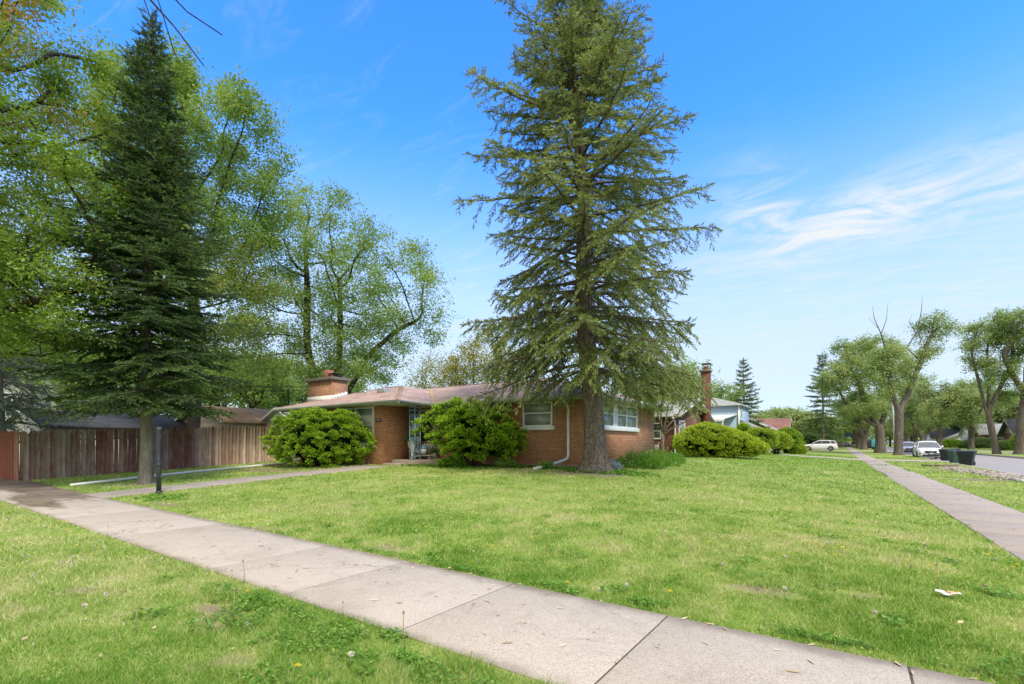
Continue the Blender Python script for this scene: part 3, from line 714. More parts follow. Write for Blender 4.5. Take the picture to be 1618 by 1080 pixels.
# ------------------------------------------------------------------ trees
def sprigs(P, D, L, tint, k=8, wid=.16, spread=.9, g=rng, tipgain=.25, quad=False, flat=0.0):
    """needle-covered twigs: at each P a twig along D of length L carrying k narrow blades"""
    n = len(P); D = D / (np.linalg.norm(D, axis=1)[:, None] + 1e-9)
    s = np.linspace(.0, .92, k)[None, :] + g.uniform(-.05, .05, (n, k))
    rnd = g.normal(0, 1, (n, k, 3)); rnd -= (rnd * D[:, None]).sum(-1, keepdims=True) * D[:, None]
    rnd /= np.linalg.norm(rnd, axis=-1, keepdims=True) + 1e-9
    rnd[..., 2] *= (1 - flat)
    dirn = D[:, None] * 1.0 + rnd * spread * (1 - s[..., None] * .6); dirn /= np.linalg.norm(dirn, axis=-1, keepdims=True)
    ln = L[:, None] * g.uniform(.35, .6, (n, k))
    b = P[:, None] + D[:, None] * (s * L[:, None])[..., None]
    side = np.cross(dirn, rnd); side /= np.linalg.norm(side, axis=-1, keepdims=True) + 1e-9
    w = (wid * ln)[..., None] * side
    mid = b + dirn * (ln * .5)[..., None]; tip = b + dirn * ln[..., None]
    V = np.stack([b, mid + w, tip, mid - w], 2)
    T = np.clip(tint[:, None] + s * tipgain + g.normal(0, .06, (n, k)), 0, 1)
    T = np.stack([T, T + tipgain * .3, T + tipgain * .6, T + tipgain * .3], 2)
    V = V.reshape(-1, 3); return V, np.arange(len(V)).reshape(-1, 4), np.clip(T.ravel(), 0, 1)

def spruce(root, H, z0, prof, tr, bark, leafm, dens=1.0, lean=(0, 0), gap=.3, bare_in=.35, droop=.5, sprigL=.2, tint=.4, k=8, forks=None, nper=5, seed=1, twiglen=.42, hang=.35, dead=0, wid=.16, drop_low=0.0, secstep=.13, az_scale=None, up_top=.5, low_extra=None, top_gap=0):
    """conifer built from whorls of limbs; prof(u) crown radius with u 0 at the lowest limb and 1 at the tip"""
    g = np.random.default_rng(seed); base = np.zeros(3)
    def axis(z):
        u = z / H; return np.array((lean[0] * u + .06 * math.sin(z * .9), lean[1] * u + .05 * math.cos(z * .7), z))
    tb = MB(); zs = np.concatenate([[-.15, 0, .15, .35, .7], np.arange(1.2, H * .98, .5)])
    rad = tr * (1 - np.clip(zs / H, 0, 1)) ** .8 * (1 + (.75 if tr > .3 else .45) * np.exp(-np.clip(zs, 0, 9) / .28)) + .012
    pts = np.array([axis(z) for z in zs]); 
    kk = 20; th = np.arange(kk) * 2 * PI / kk
    lob = 1 + .12 * np.sin(th * 5 + 1)[None] * np.exp(-np.clip(zs, 0, 9) / .5)[:, None] + .04 * g.normal(0, 1, (len(zs), kk))
    v = pts[:, None] + np.stack([np.cos(th)[None] * rad[:, None] * lob, np.sin(th)[None] * rad[:, None] * lob, 0 * lob], -1)
    i = np.arange(len(zs) - 1)[:, None] * kk; j = np.arange(kk)[None]; j2 = (j + 1) % kk
    tb.add(v.reshape(-1, 3), np.stack([i + j, i + j2, i + kk + j2, i + kk + j], -1).reshape(-1, 4))
    axes = [(axis, z0, H, 1.0)]
    if forks:
        for (fz, dx, dy, top) in forks:
            p0 = axis(fz)
            def ax2(z, p0=p0, fz=fz, dx=dx, dy=dy, top=top):
                u = (z - fz) / (top - fz); return np.array((p0[0] + dx * min(1, u * 1.0) ** .8, p0[1] + dy * min(1, u) ** .8, z))
            zz = np.linspace(fz, top, 10); tb.tube([ax2(z) if z > fz else p0 for z in zz], np.linspace(tr * .42, .02, 10), 8)
            axes.append((ax2, fz + .8, top, .5))
    bb = MB(); SP = []; SD = []; SL = []; ST = []
    def limb(p, azm, L, u, leafy=True, thin=1.0):
        n = max(6, int(L / .28)); t = np.linspace(0, 1, n)
        rise = up_top * u ** 1.5 * 1.3 - .05
        dz = L * (rise * t - (droop * (1 - u * .75)) * t ** 2 + .22 * t ** 3)
        wob = np.cumsum(g.normal(0, .02, n)) * L * .3
        ca, sa = math.cos(azm), math.sin(azm)
        pts = p + np.stack([ca * L * t * .97 - sa * wob, sa * L * t * .97 + ca * wob, dz + np.cumsum(g.normal(0, .012, n))], -1)
        r0 = .012 + .011 * L * thin; bb.tube(pts, r0 * (1 - t) ** .8 + .004, 5)
        if leafy:
            for e in range(int(L * (1 - bare_in * .8) / .05)):
                q = bare_in * .8 + (1 - bare_in * .8) * g.random(); f = q * (n - 1); a0 = int(f); a1 = min(n - 1, a0 + 1); aa = azm + g.normal(0, .7)
                SP.append(pts[a0] * (1 - f + a0) + pts[a1] * (f - a0)); SD.append((math.cos(aa), math.sin(aa), g.uniform(-.3, .5))); SL.append(sprigL * g.uniform(.6, 1.1)); ST.append(tint + g.normal(0, .07))
        ltn = g.normal(0, .09)
        dist = t * L; s = max(.12, bare_in * L * g.uniform(.5, 1.2)); sd = g.choice([-1, 1])
        while s < L * .99:
            q = s / L; f = q * (n - 1); a0 = int(f); a1 = min(n - 1, a0 + 1); o = pts[a0] * (1 - f + a0) + pts[a1] * (f - a0)
            tg = pts[a1] - pts[max(0, a1 - 1)]; tg = tg / (np.linalg.norm(tg) + 1e-9)
            sd = -sd; ang = sd * g.uniform(.7, 1.15); c, s2 = math.cos(ang), math.sin(ang)
            d = np.array((tg[0] * c - tg[1] * s2, tg[0] * s2 + tg[1] * c, tg[2] - hang * g.uniform(.2, 1.6) * (1 - u * .6)))
            l2 = (twiglen * L ** .75 * (1 - q) ** .6 * g.uniform(.45, 1.15) + .16)
            m = max(2, int(l2 / .16)); tt = np.linspace(0, 1, m + 1)
            tw = o + d * (l2 * tt)[:, None] + np.array((0, 0, -1)) * (hang * .35 * l2 * tt ** 2)[:, None]
            bb.tube(tw, np.linspace(.008, .003, m + 1), 3, caps=False)
            if leafy or g.random() < .15:
                tn = tint + ltn + g.normal(0, .07)
                cnt = max(2, int(l2 / .05 * dens)); 
                for e in range(cnt):
                    w = (e + .6) / cnt; oo = o + d * (l2 * w) + np.array((0, 0, -hang * .35 * l2 * w * w))
                    a3 = g.choice([-1, 1]) * g.uniform(.2, 1.0); c3, s3 = math.cos(a3), math.sin(a3)
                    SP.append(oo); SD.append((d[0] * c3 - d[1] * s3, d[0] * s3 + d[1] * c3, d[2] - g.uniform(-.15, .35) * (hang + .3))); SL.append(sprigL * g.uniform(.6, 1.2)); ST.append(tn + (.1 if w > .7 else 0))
            s += secstep * g.uniform(.6, 1.4) * (1.0 + .1 * L)
    for ax, za, zb, wgt in axes:
        z = za
        while z < zb - .1:
            u = (z - z0) / (H - z0); um = max(0., min(1, u)); Rr = prof(um)
            if wgt < 1: Rr = min(Rr, (zb - z) * .45 + .3) * .68
            nn = max(2, int(round(nper * g.uniform(.7, 1.25))))
            a0 = g.uniform(0, 6.28)
            for b in range(nn):
                azm = a0 + b * 2 * PI / nn + g.normal(0, .25); L = Rr * g.uniform(.62, 1.12)
                if az_scale is not None: L *= az_scale(azm, um)
                if L < .12: continue
                limb(ax(z + g.uniform(-.1, .1)), azm, L, um)
            if low_extra and um < .13:
                for c_az, c_L in low_extra:
                    a_ = c_az + g.normal(0, .3); limb(ax(z + g.uniform(-.1, .1)), a_, c_L * g.uniform(.7, 1.08), um)
            if dead and g.random() < dead: limb(ax(z), g.uniform(0, 6.28), Rr * g.uniform(.3, .6), um, leafy=False, thin=.6)
            z += gap * (1 + .5 * (1 - um)) * g.uniform(.7, 1.3) * (1 + top_gap * max(0, um - .7) / .3)
        # leader tuft
        for e in range(10):
            SP.append(ax(zb - g.uniform(0, .6))); SD.append((g.normal(0, .3), g.normal(0, .3), 1)); SL.append(sprigL); ST.append(tint)
    tb.build('trunk', bark, root, smooth=True, local=True)
    bb.build('limbs', bark, root, smooth=True, local=True)
    V, Fq, T = sprigs(np.array(SP), np.array(SD, float), np.array(SL), np.array(ST), k=k, g=g, wid=wid)
    MB().add(V, Fq, T).build('crown', leafm, root, local=True)
    return len(Fq)

def colonize(att, nodes, parents, step=.45, kill=.6, infl=6.0, iters=220, g=rng, up=.08):
    nodes = [np.array(p, float) for p in nodes]; parents = list(parents)
    NA = np.array(nodes); att = att.copy()
    dd = np.linalg.norm(att[:, None] - NA[None], axis=2); near = dd.argmin(1); dist = dd.min(1)
    for it in range(iters):
        act = dist < infl
        if not len(att) or not act.any(): break
        ids = near[act]; vec = att[act] - NA[ids]; vec /= np.linalg.norm(vec, axis=1)[:, None] + 1e-9
        uq, inv = np.unique(ids, return_inverse=True); S = np.zeros((len(uq), 3)); np.add.at(S, inv, vec)
        S /= np.linalg.norm(S, axis=1)[:, None] + 1e-9
        S += g.normal(0, .16, S.shape) + (0, 0, up); S /= np.linalg.norm(S, axis=1)[:, None]
        new = NA[uq] + S * step; base = len(NA); NA = np.concatenate([NA, new]); parents += list(uq)
        d2 = np.linalg.norm(att[:, None] - new[None], axis=2); m = d2.argmin(1); dm = d2.min(1)
        b = dm < dist; near = np.where(b, base + m, near); dist = np.where(b, dm, dist)
        keep = dist > kill; att, near, dist = att[keep], near[keep], dist[keep]
        if len(NA) > 9000: break
    return NA, np.array(parents)

def broadleaf(root, crown, trunk, tr, bark, leafm, natt=700, step=.45, kill=.6, leaves=30000, leafs=.1, spread=.28, seed=1, limbs=None, tint=.4, tipr=.012, maxr_leaf=.03, asp=.55, updn=.6, tintfn=None, dead=None, extra=None, minr=.004, pw=2.2, gapn=.0):
    """crown: list of (cx,cy,cz,rx,ry,rz,weight); trunk: polyline in local coordinates"""
    g = np.random.default_rng(seed); wt = np.array([c[6] for c in crown], float); wt /= wt.sum()
    A = []
    for c, w in zip(crown, wt):
        m = int(natt * w); v = g.normal(0, 1, (m, 3)); v /= np.linalg.norm(v, axis=1)[:, None]; r = g.random(m) ** .45
        A.append(np.array(c[:3]) + v * r[:, None] * np.array(c[3:6]))
    A = np.concatenate(A)
    if gapn: A = A[fbm(A[:, 0] / gapn + 50, A[:, 1] / gapn + A[:, 2] / gapn + 50, seed, 3) > .42]
    nodes = []; par = []
    def addline(pts, start):
        prev = start
        pts = [np.array(p, float) for p in pts]; last = nodes[start] if start is not None and start >= 0 else pts[0]
        for p in pts:
            seg = np.linalg.norm(p - last); m = max(1, int(seg / step))
            for k_ in range(1, m + 1):
                nodes.append(last + (p - last) * k_ / m + g.normal(0, .02, 3) * (0 if not len(nodes) else 1)); par.append(prev if prev is not None else -1); prev = len(nodes) - 1
            last = p
        return prev
    end = addline(trunk, None); ends = [end]; 
    for l in (limbs or []):
        # l = (height on the trunk to leave from, [points])
        k0 = int(np.argmin([abs(n_[2] - l[0]) + (0 if i_ <= end else 1e3) for i_, n_ in enumerate(nodes)])); ends.append(addline(l[1], k0))
    nforced = len(nodes)
    NA, par = colonize(A, nodes, par, step, kill, 7 * step + 2.5, g=g)
    n = len(NA); rp = np.zeros(n); ch = [[] for _ in range(n)]
    for i_ in range(n):
        if par[i_] >= 0: ch[par[i_]].append(i_)
    order = np.arange(n)[::-1]; rr = np.zeros(n)
    acc = np.zeros(n)
    for i_ in order:
        rr[i_] = (acc[i_] if acc[i_] > 0 else tipr ** pw) ** (1 / pw)
        if par[i_] >= 0: acc[par[i_]] += rr[i_] ** pw
    scale = tr / rr[0]; rr = np.where(rr > tipr * 1.5, tipr + (rr - tipr) * np.clip((rr - tipr) / (rr[0] - tipr), 0, 1) ** .0 * ((tr - tipr) / (rr[0] - tipr)), rr)
    rr = np.maximum(rr, minr)
    tb = MB(); started = [0] + []
    stack = [(0, None)]
    while stack:
        s0, p0 = stack.pop(); chain = ([p0] if p0 is not None else []) + [s0]; cur = s0
        while ch[cur]:
            cs = sorted(ch[cur], key=lambda q_: -rr[q_])
            for o_ in cs[1:]: stack.append((o_, cur))
            cur = cs[0]; chain.append(cur)
        P = NA[chain].copy(); r_ = rr[chain].copy()
        if p0 is not None: r_[0] = min(r_[0], r_[1] * 1.25)
        if len(P) > 3: P[1:-1] = P[1:-1] * .5 + (P[:-2] + P[2:]) * .25
        if p0 is None:
            r_[0] *= 1.45; 
            if len(r_) > 1: r_[1] *= 1.15
        kk = 14 if r_.max() > .12 else (7 if r_.max() > .04 else 4)
        if len(P) > 1: tb.tube(P, r_, kk, caps=False)
    if dead:
        for pts, ra in dead: tb.tube(pts, np.linspace(ra, .012, len(pts)), 6)
    tb.build('trunk', bark, root, smooth=True, local=True)
    tips = np.where(rr < max(maxr_leaf, minr * 1.5))[0]; tips = tips[tips >= nforced] if len(tips) else tips
    cidx = g.choice(tips, leaves); 
    P = NA[cidx] + g.normal(0, spread, (leaves, 3)) * (1, 1, .75)
    # leaves hang in small bunches
    nb = leaves // 8; bi = g.integers(0, nb, leaves); P = P[bi] + g.normal(0, leafs * .9, (leaves, 3))
    nrm = g.normal(0, 1, (leaves, 3)); nrm[:, 2] = np.abs(nrm[:, 2]) + updn; nrm /= np.linalg.norm(nrm, axis=1)[:, None]
    a = np.cross(nrm, g.normal(0, 1, (leaves, 3))); a /= np.linalg.norm(a, axis=1)[:, None]; b = np.cross(nrm, a)
    s = leafs * g.uniform(.55, 1.25, leaves)[:, None] * .5
    V = np.stack([P - a * s, P + b * s * asp - a * s * .1, P + a * s, P - b * s * asp - a * s * .1], 1).reshape(-1, 3)
    T = np.clip(tint + g.normal(0, .13, leaves) + (fbm(P[:, 0] * .7 + 20, P[:, 2] * .7 + P[:, 1] * .5 + 20, seed) - .5) * .7, 0, .78)
    if tintfn is not None: T = tintfn(P, T, g)
    MB().add(V, np.arange(leaves * 4).reshape(-1, 4), np.repeat(T, 4)).build('crown', leafm, root, local=True)

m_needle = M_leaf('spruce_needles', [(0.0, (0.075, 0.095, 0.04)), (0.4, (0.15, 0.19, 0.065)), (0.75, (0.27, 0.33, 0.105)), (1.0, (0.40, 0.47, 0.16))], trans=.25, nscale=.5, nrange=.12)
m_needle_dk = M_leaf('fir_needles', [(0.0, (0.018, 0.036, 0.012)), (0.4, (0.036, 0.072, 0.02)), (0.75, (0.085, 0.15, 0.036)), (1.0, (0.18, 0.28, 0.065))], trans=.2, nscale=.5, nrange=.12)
m_needle_bl = M_leaf('blue_spruce_needles', [(0.0, (0.06, 0.085, 0.07)), (0.5, (0.13, 0.17, 0.13)), (1.0, (0.24, 0.29, 0.22))], trans=.2)
m_maple = M_leaf('maple_leaves', [(0.0, (0.16, 0.28, 0.06)), (0.45, (0.29, 0.42, 0.115)), (0.78, (0.46, 0.55, 0.21)), (0.9, (0.38, 0.33, 0.12)), (1.0, (0.42, 0.26, 0.11))], trans=.52, nscale=.3, nrange=.12)
m_honey = M_leaf('bright_leaves', [(0.0, (0.16, 0.28, 0.04)), (0.45, (0.29, 0.42, 0.08)), (0.78, (0.44, 0.54, 0.15)), (0.86, (0.40, 0.33, 0.1)), (1.0, (0.48, 0.26, 0.09))], trans=.52, nscale=.3, nrange=.12)
m_street = M_leaf('street_tree_leaves', [(0.0, (0.20, 0.30, 0.10)), (0.45, (0.35, 0.45, 0.19)), (0.78, (0.50, 0.57, 0.29)), (1.0, (0.54, 0.52, 0.27))], trans=.48, nscale=.2, nrange=.15)
m_yellowish = M_leaf('young_yellow_leaves', [(0.0, (0.22, 0.24, 0.04)), (0.5, (0.36, 0.35, 0.07)), (1.0, (0.45, 0.38, 0.12))], trans=.45, nscale=.3)
m_far_leaf = M_leaf('far_leaves', [(0.0, (0.20, 0.30, 0.10)), (0.5, (0.35, 0.44, 0.18)), (1.0, (0.50, 0.54, 0.27))], trans=.45, nscale=.12, nrange=.25)

# the tall spruce by the house corner
def sp_big(u): return float(np.interp(u, [0, .08, .3, .45, .58, .72, .83, .92, 1], [3.2, 3.85, 3.8, 3.65, 3.25, 2.4, 1.45, .95, .5]))
def az_big(a, u):
    # longer towards the street in the low boughs, shorter on the house side
    k = math.cos(a - R(34))
    return 1.0 + (.26 * max(0, k) ** 2 * max(0, 1 - u / .13)) - .02 * k * min(1, u / .2)
sx_, sy_ = -6.38, 14.0
big = thing('spruce_tree', 'tall old spruce with thinning boughs and thick leaning trunk at the brick house corner', 'tree', (sx_, sy_, gz(sx_, sy_)))
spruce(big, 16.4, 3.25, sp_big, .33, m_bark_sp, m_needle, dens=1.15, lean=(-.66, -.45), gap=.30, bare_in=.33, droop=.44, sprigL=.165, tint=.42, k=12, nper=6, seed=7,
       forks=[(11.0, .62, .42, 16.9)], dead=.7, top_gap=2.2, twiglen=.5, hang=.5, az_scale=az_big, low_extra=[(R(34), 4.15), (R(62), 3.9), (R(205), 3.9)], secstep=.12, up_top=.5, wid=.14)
# dark fir on the left lawn
def sp_left(u): return float(np.interp(u, [0, .1, .24, .4, .56, .72, .87, 1], [2.5, 2.8, 2.5, 2.08, 1.55, .98, .42, .08]))
fx, fy = -18.05, 6.15
fir = thing('fir_tree', 'dense dark green fir with pointed top on the lawn in front of the fence', 'tree', (fx, fy, gz(fx, fy)))
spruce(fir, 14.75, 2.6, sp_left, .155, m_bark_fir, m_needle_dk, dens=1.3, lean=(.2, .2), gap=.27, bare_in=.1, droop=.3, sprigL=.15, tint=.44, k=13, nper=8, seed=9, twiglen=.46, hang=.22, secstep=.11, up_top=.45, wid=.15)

def place_tree(name, label, px, d, group=None, cat='tree'):
    x, y = W2(px, d); return thing(name, label, cat, (x, y, gz(x, y)), group)
# bluish conifer at the far left behind the fence
o = thing('spruce_tree', 'grey green spruce behind the red end of the wooden fence', 'tree', (-33.5, 5.6, 0))
spruce(o, 13, 1.9, lambda u: 3.3 * (1 - u) ** .8 + .1, .2, m_bark_fir, m_needle_bl, dens=.55, gap=.42, bare_in=.2, droop=.4, sprigL=.3, k=7, nper=5, seed=12, hang=.4, secstep=.2)

# big broadleaf on the left, trunk outside the frame, boughs over the fence
def tint_orange(P, T, g):
    f = fbm(P[:, 0] * .35 + 7, P[:, 2] * .35 + P[:, 1] * .3, 31); hi = np.clip((P[:, 2] - 6) / 6, 0, 1)
    m = g.random(len(P)) < np.clip((f - .42) * 3.2, 0, .62) * (.35 + .65 * hi)
    return np.where(m, .86 + g.random(len(P)) * .14, np.clip(T, 0, .8))
lt = thing('shade_tree', 'large leafy tree with green and tan leaves whose boughs reach in over the fence', 'tree', (-22.3, 1.2, 0))
broadleaf(lt, [(1.2, .8, 8.3, 5.6, 5.0, 3.6, 3.2), (.8, .5, 12.5, 5.5, 5, 4, 3), (3.4, 2.2, 5.6, 3.0, 2.6, 2.0, .9), (-2, 1, 9, 5, 5, 5, 1)], [(0, 0, 0), (.1, 0, 2), (.2, .1, 3.2), (.2, .2, 5), (.0, .2, 7.5), (.2, .2, 10)], .34, m_bark_dk, m_honey,
          natt=1500, step=.38, kill=.55, leaves=200000, leafs=.12, spread=.25, seed=21, limbs=[(3.2, [(1.5, 1.0, 4.2), (2.8, 2.2, 5.1), (4.0, 3.1, 5.7), (5.0, 4.2, 5.8)]), (2.8, [(1.4, .9, 3.3), (2.6, 2.0, 3.9), (4.0, 3.0, 3.8)]), (5, [(1.5, .6, 8), (2.6, 1, 10)])], tint=.38, tintfn=tint_orange, asp=.42, pw=2.4,
          dead=[([(.2, .2, 9.5), (4, 1.5, 12.5), (7.6, 2.6, 12.9), (9.2, 3.2, 11.6), (9.9, 3.6, 10.7), (10.4, 4.0, 9.85)], .045), ([(7.6, 2.6, 12.9), (9.7, 3.2, 11.7), (10.3, 3.7, 10.9), (10.8, 4.2, 10.5)], .02), ([(9.2, 3.2, 11.6), (9.3, 3.4, 10.9), (9.1, 3.5, 10.4)], .014), ([(9.7, 3.2, 11.7), (9.6, 3.5, 11.0), (9.7, 3.7, 10.2)], .012)])
# maple standing behind the fir
o = place_tree('maple_tree', 'tall light green maple rising behind the dark fir and the fence', 305, 25.5)
broadleaf(o, [(0, 0, 15.5, 5.0, 5.0, 5.4, 3), (1.7, 1.0, 11.6, 3.0, 3.0, 3.0, 1.0), (-2.5, -1, 13, 4, 4, 4, 1), (1, .5, 8, 4.4, 4.4, 2.5, .7)], [(0, 0, 0), (.1, 0, 3), (.1, .1, 6), (0, 0, 9)], .3, m_bark_dk, m_maple,
          natt=1000, step=.5, kill=.75, leaves=115000, leafs=.155, spread=.38, seed=22, tint=.42, tintfn=lambda P, T, g: np.where((g.random(len(P)) < .22) & (P[:, 2] < 11), .92, T), gapn=3.0)
# maple behind the house, several stems
o = place_tree('maple_tree', 'wide airy maple with dark forked stems behind the chimney', 528, 33)
broadleaf(o, [(-.2, .1, 12.5, 6.2, 6.2, 5.2, 3), (4.2, 2.6, 10.5, 3.2, 3.2, 4.6, 1.4), (-4.4, -2.9, 7.6, 3.4, 3.4, 3.6, 1.3), (0, 0, 6.3, 5.4, 5.4, 2.3, 1.2), (-1.4, -1.0, 16.5, 1.6, 1.6, 2.3, .35)],
          [(0, 0, 0), (0, 0, 1.5), (-.2, -.1, 3)], .36, m_bark_dk, m_maple, natt=1150, step=.5, kill=.8, leaves=88000, leafs=.165, spread=.42, seed=29, tint=.46,
          limbs=[(2.5, [(-1.0, -.7, 5), (-1.6, -1.0, 7.5), (-1.5, -1.0, 10), (-1.5, -1.1, 13)]), (2.6, [(1.2, .8, 5.2), (2.0, 1.4, 7), (3.6, 2.4, 8.6), (5.0, 3.3, 9.3)]), (2.9, [(.2, .2, 6), (.4, .2, 9), (.3, .2, 12)])], gapn=2.0, pw=2.5)
# yellowish young trees
for i_, (px, d, h, sd) in enumerate(((690, 52, 11.2, 31), (765, 50, 12.8, 32))):
    o = place_tree('young_tree', ['sparse yellow green tree above the middle of the rose roof', 'fuller yellow green tree beside the tall spruce, behind the rose roof'][i_], px, d)
    broadleaf(o, [(0, 0, h * .62, 4.2, 4.2, h * .36, 1)], [(0, 0, 0), (0, 0, 1.5), (.2, 0, 3)], .2, m_bark_dk, m_yellowish, natt=420, step=.6, kill=.85, leaves=9000 if i_ == 0 else 15000, leafs=.22, spread=.4, seed=sd, tint=.45, minr=.012, limbs=[(1.4, [(-.9, -.5, 4)]), (1.2, [(1, .6, 4)])])

# generic far trees, four shapes, reused
def far_tree(name, label, seed, h, rx, leaves, leafs, mat, bark, tr=.38, tint=.45, split=False):
    o = thing(name, label, 'tree', (0, 0, 0)); g = random.Random(seed)
    cr = [(g.uniform(-1, 1) * rx * .45, g.uniform(-1, 1) * rx * .45, h * g.uniform(.5, .82), rx * g.uniform(.4, .62), rx * g.uniform(.4, .62), h * g.uniform(.11, .19), 1) for _ in range(9)] + [(0, 0, h * .6, rx * .8, rx * .8, h * .3, 1.5)]
    lim = [(h * .17, [(rx * .15, rx * .1, h * .3), (rx * .3, rx * .1, h * .48)]), (h * .15, [(-rx * .18, -rx * .1, h * .28), (-rx * .3, rx * .1, h * .5)])] if split else None
    broadleaf(o, cr, [(0, 0, -.1), (0, 0, h * .12), (0, 0, h * .2)] + ([] if split else [(.2, .1, h * .4)]), tr, bark, mat, natt=620, step=h * .04, kill=h * .052, leaves=leaves, leafs=leafs, spread=h * .028, seed=seed, tint=tint, limbs=lim, minr=.02, maxr_leaf=.06, pw=2.4, gapn=rx * .5)
    return o
# ------------------------------------------------------------------ shrubs
m_yew = M_leaf('yew_sprigs', [(0.0, (0.004, 0.014, 0.006)), (0.35, (0.014, 0.05, 0.007)), (0.62, (0.085, 0.21, 0.010)), (1.0, (0.38, 0.57, 0.025))], trans=.12, nscale=1.2, nrange=.08)  # low stops: old-growth green, darkened further to paint shade into the gaps
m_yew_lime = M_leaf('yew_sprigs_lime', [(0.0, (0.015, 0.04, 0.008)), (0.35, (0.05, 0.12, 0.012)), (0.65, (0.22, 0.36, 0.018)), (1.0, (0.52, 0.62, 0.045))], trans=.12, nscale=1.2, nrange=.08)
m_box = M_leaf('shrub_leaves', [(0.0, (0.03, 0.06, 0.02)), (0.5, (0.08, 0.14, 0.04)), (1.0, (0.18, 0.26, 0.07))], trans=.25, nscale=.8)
m_dark_core = M_plain('dark_shrub_core', (0.006, 0.011, 0.004), 1.0, .5, 25, spec=0.0, bump=.6, bscale=40)  # near-black core colour, painted shade behind the foliage
m_twig = M_bark('bark_shrub', (0.10, 0.07, 0.05), (0.17, 0.12, 0.09), 2)
def shrub(root, rx, ry, rz, cz, n, mat, sprig=.13, seed=1, lump=.18, shape=None, tint=.25, stems=True, k=7, fans=420, fanr=.22, wid=.26, tipgain=.55, up=.55, spiky=.0, rot=0.0, core=0.0):
    g = np.random.default_rng(seed)
    v = g.normal(0, 1, (fans, 3)); v /= np.linalg.norm(v, axis=1)[:, None]
    v[:, 2] = np.where(v[:, 2] < -.75, -v[:, 2], v[:, 2])
    rr = 1 + lump * (fbm(v[:, 0] * 2.3 + 9, v[:, 1] * 2.3 + v[:, 2] * 2.1 + 9, seed) - .5) * 2.2 + g.normal(0, .02 + spiky, fans)
    deep = g.random(fans) < .4; rr *= np.where(deep, g.uniform(.6, .93, fans), 1); ftint = g.normal(0, .09, fans) - deep * .12  # fans set deep are tinted darker, shade put into their colour
    Fp = v * rr[:, None] * np.array((rx, ry, rz))
    if shape is not None: Fp = shape(Fp)
    per = n // fans
    out = v.copy(); out[:, 2] += up; out /= np.linalg.norm(out, axis=1)[:, None]
    off = g.normal(0, 1, (fans, per, 3)); off *= (fanr * g.random((fans, per)) ** .5 / np.linalg.norm(off, axis=-1))[..., None]; off[..., 2] *= .55
    P = (Fp[:, None] + off).reshape(-1, 3); D = (out[:, None] + off / fanr * .9 + g.normal(0, .25, (fans, per, 3))).reshape(-1, 3)
    ca, sa = math.cos(rot), math.sin(rot)
    def rt(A): return np.stack([A[:, 0] * ca - A[:, 1] * sa, A[:, 0] * sa + A[:, 1] * ca, A[:, 2]], -1)
    P = rt(P); D = rt(D); P[:, 2] += cz
    keep = P[:, 2] > .03; P, D = P[keep], D[keep]
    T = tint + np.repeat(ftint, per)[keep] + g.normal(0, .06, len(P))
    V, Fq, TT = sprigs(P, D, sprig * g.uniform(.6, 1.2, len(P)), T, k=k, g=g, wid=wid, tipgain=tipgain)
    MB().add(V, Fq, TT).build('foliage', mat, root, local=True)
    if core:  # added dark blob inside, stands in for shade between the sprigs
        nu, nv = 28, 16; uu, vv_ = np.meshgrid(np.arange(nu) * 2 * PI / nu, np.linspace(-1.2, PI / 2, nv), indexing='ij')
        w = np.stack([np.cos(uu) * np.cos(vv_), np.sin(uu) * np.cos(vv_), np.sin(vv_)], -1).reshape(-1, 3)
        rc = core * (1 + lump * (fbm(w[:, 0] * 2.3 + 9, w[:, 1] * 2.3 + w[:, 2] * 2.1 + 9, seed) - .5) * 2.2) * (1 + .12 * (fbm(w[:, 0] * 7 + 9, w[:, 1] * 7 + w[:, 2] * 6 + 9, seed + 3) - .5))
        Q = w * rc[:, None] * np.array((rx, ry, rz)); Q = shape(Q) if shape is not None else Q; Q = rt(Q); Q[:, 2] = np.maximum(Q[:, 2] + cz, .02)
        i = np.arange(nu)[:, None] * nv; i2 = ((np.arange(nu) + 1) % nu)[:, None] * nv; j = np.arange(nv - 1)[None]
        MB().add(Q, np.stack([i + j, i2 + j, i2 + j + 1, i + j + 1], -1).reshape(-1, 4)).build('dark_core', m_dark_core, root, smooth=True, local=True)
    if stems:
        mb = MB()
        for i_ in range(26):
            e = Fp[g.integers(0, fans)] * .85; e = rt(e[None])[0]; e[2] += cz; b = np.array((g.normal(0, rx * .1), g.normal(0, ry * .1), -.05)); e[2] = max(e[2], .15)
            m = b * .4 + e * .6 + np.array((0, 0, -.12)); mb.tube([b, b * .6 + m * .4 + (0, 0, .05), m, e], [.035, .028, .02, .008], 5)
        mb.build('stems', m_twig, root, smooth=True, local=True)
def shrub_at(name, label, x, y, cat='shrub', group=None): return thing(name, label, cat, (x, y, gz(x, y)), group)
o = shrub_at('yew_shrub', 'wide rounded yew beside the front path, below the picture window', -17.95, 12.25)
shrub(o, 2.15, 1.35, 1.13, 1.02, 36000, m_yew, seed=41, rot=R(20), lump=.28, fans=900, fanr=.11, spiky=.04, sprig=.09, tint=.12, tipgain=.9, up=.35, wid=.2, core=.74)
def vase(P):
    k = np.interp(P[:, 2], [-1.1, -.2, .8], [.5, 1.0, 1.0]); P = P.copy(); P[:, 0] *= k; P[:, 1] *= k; P[:, 0] += np.interp(P[:, 2], [-1, 1], [.35, -.1]); return P
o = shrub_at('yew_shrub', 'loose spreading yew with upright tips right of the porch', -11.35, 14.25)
shrub(o, 1.72, 1.15, 1.05, 1.12, 24000, m_yew, seed=43, rot=R(34), lump=.38, shape=vase, fans=620, fanr=.12, spiky=.09, sprig=.115, up=.6, tint=.13, tipgain=.9, wid=.2, core=.62)
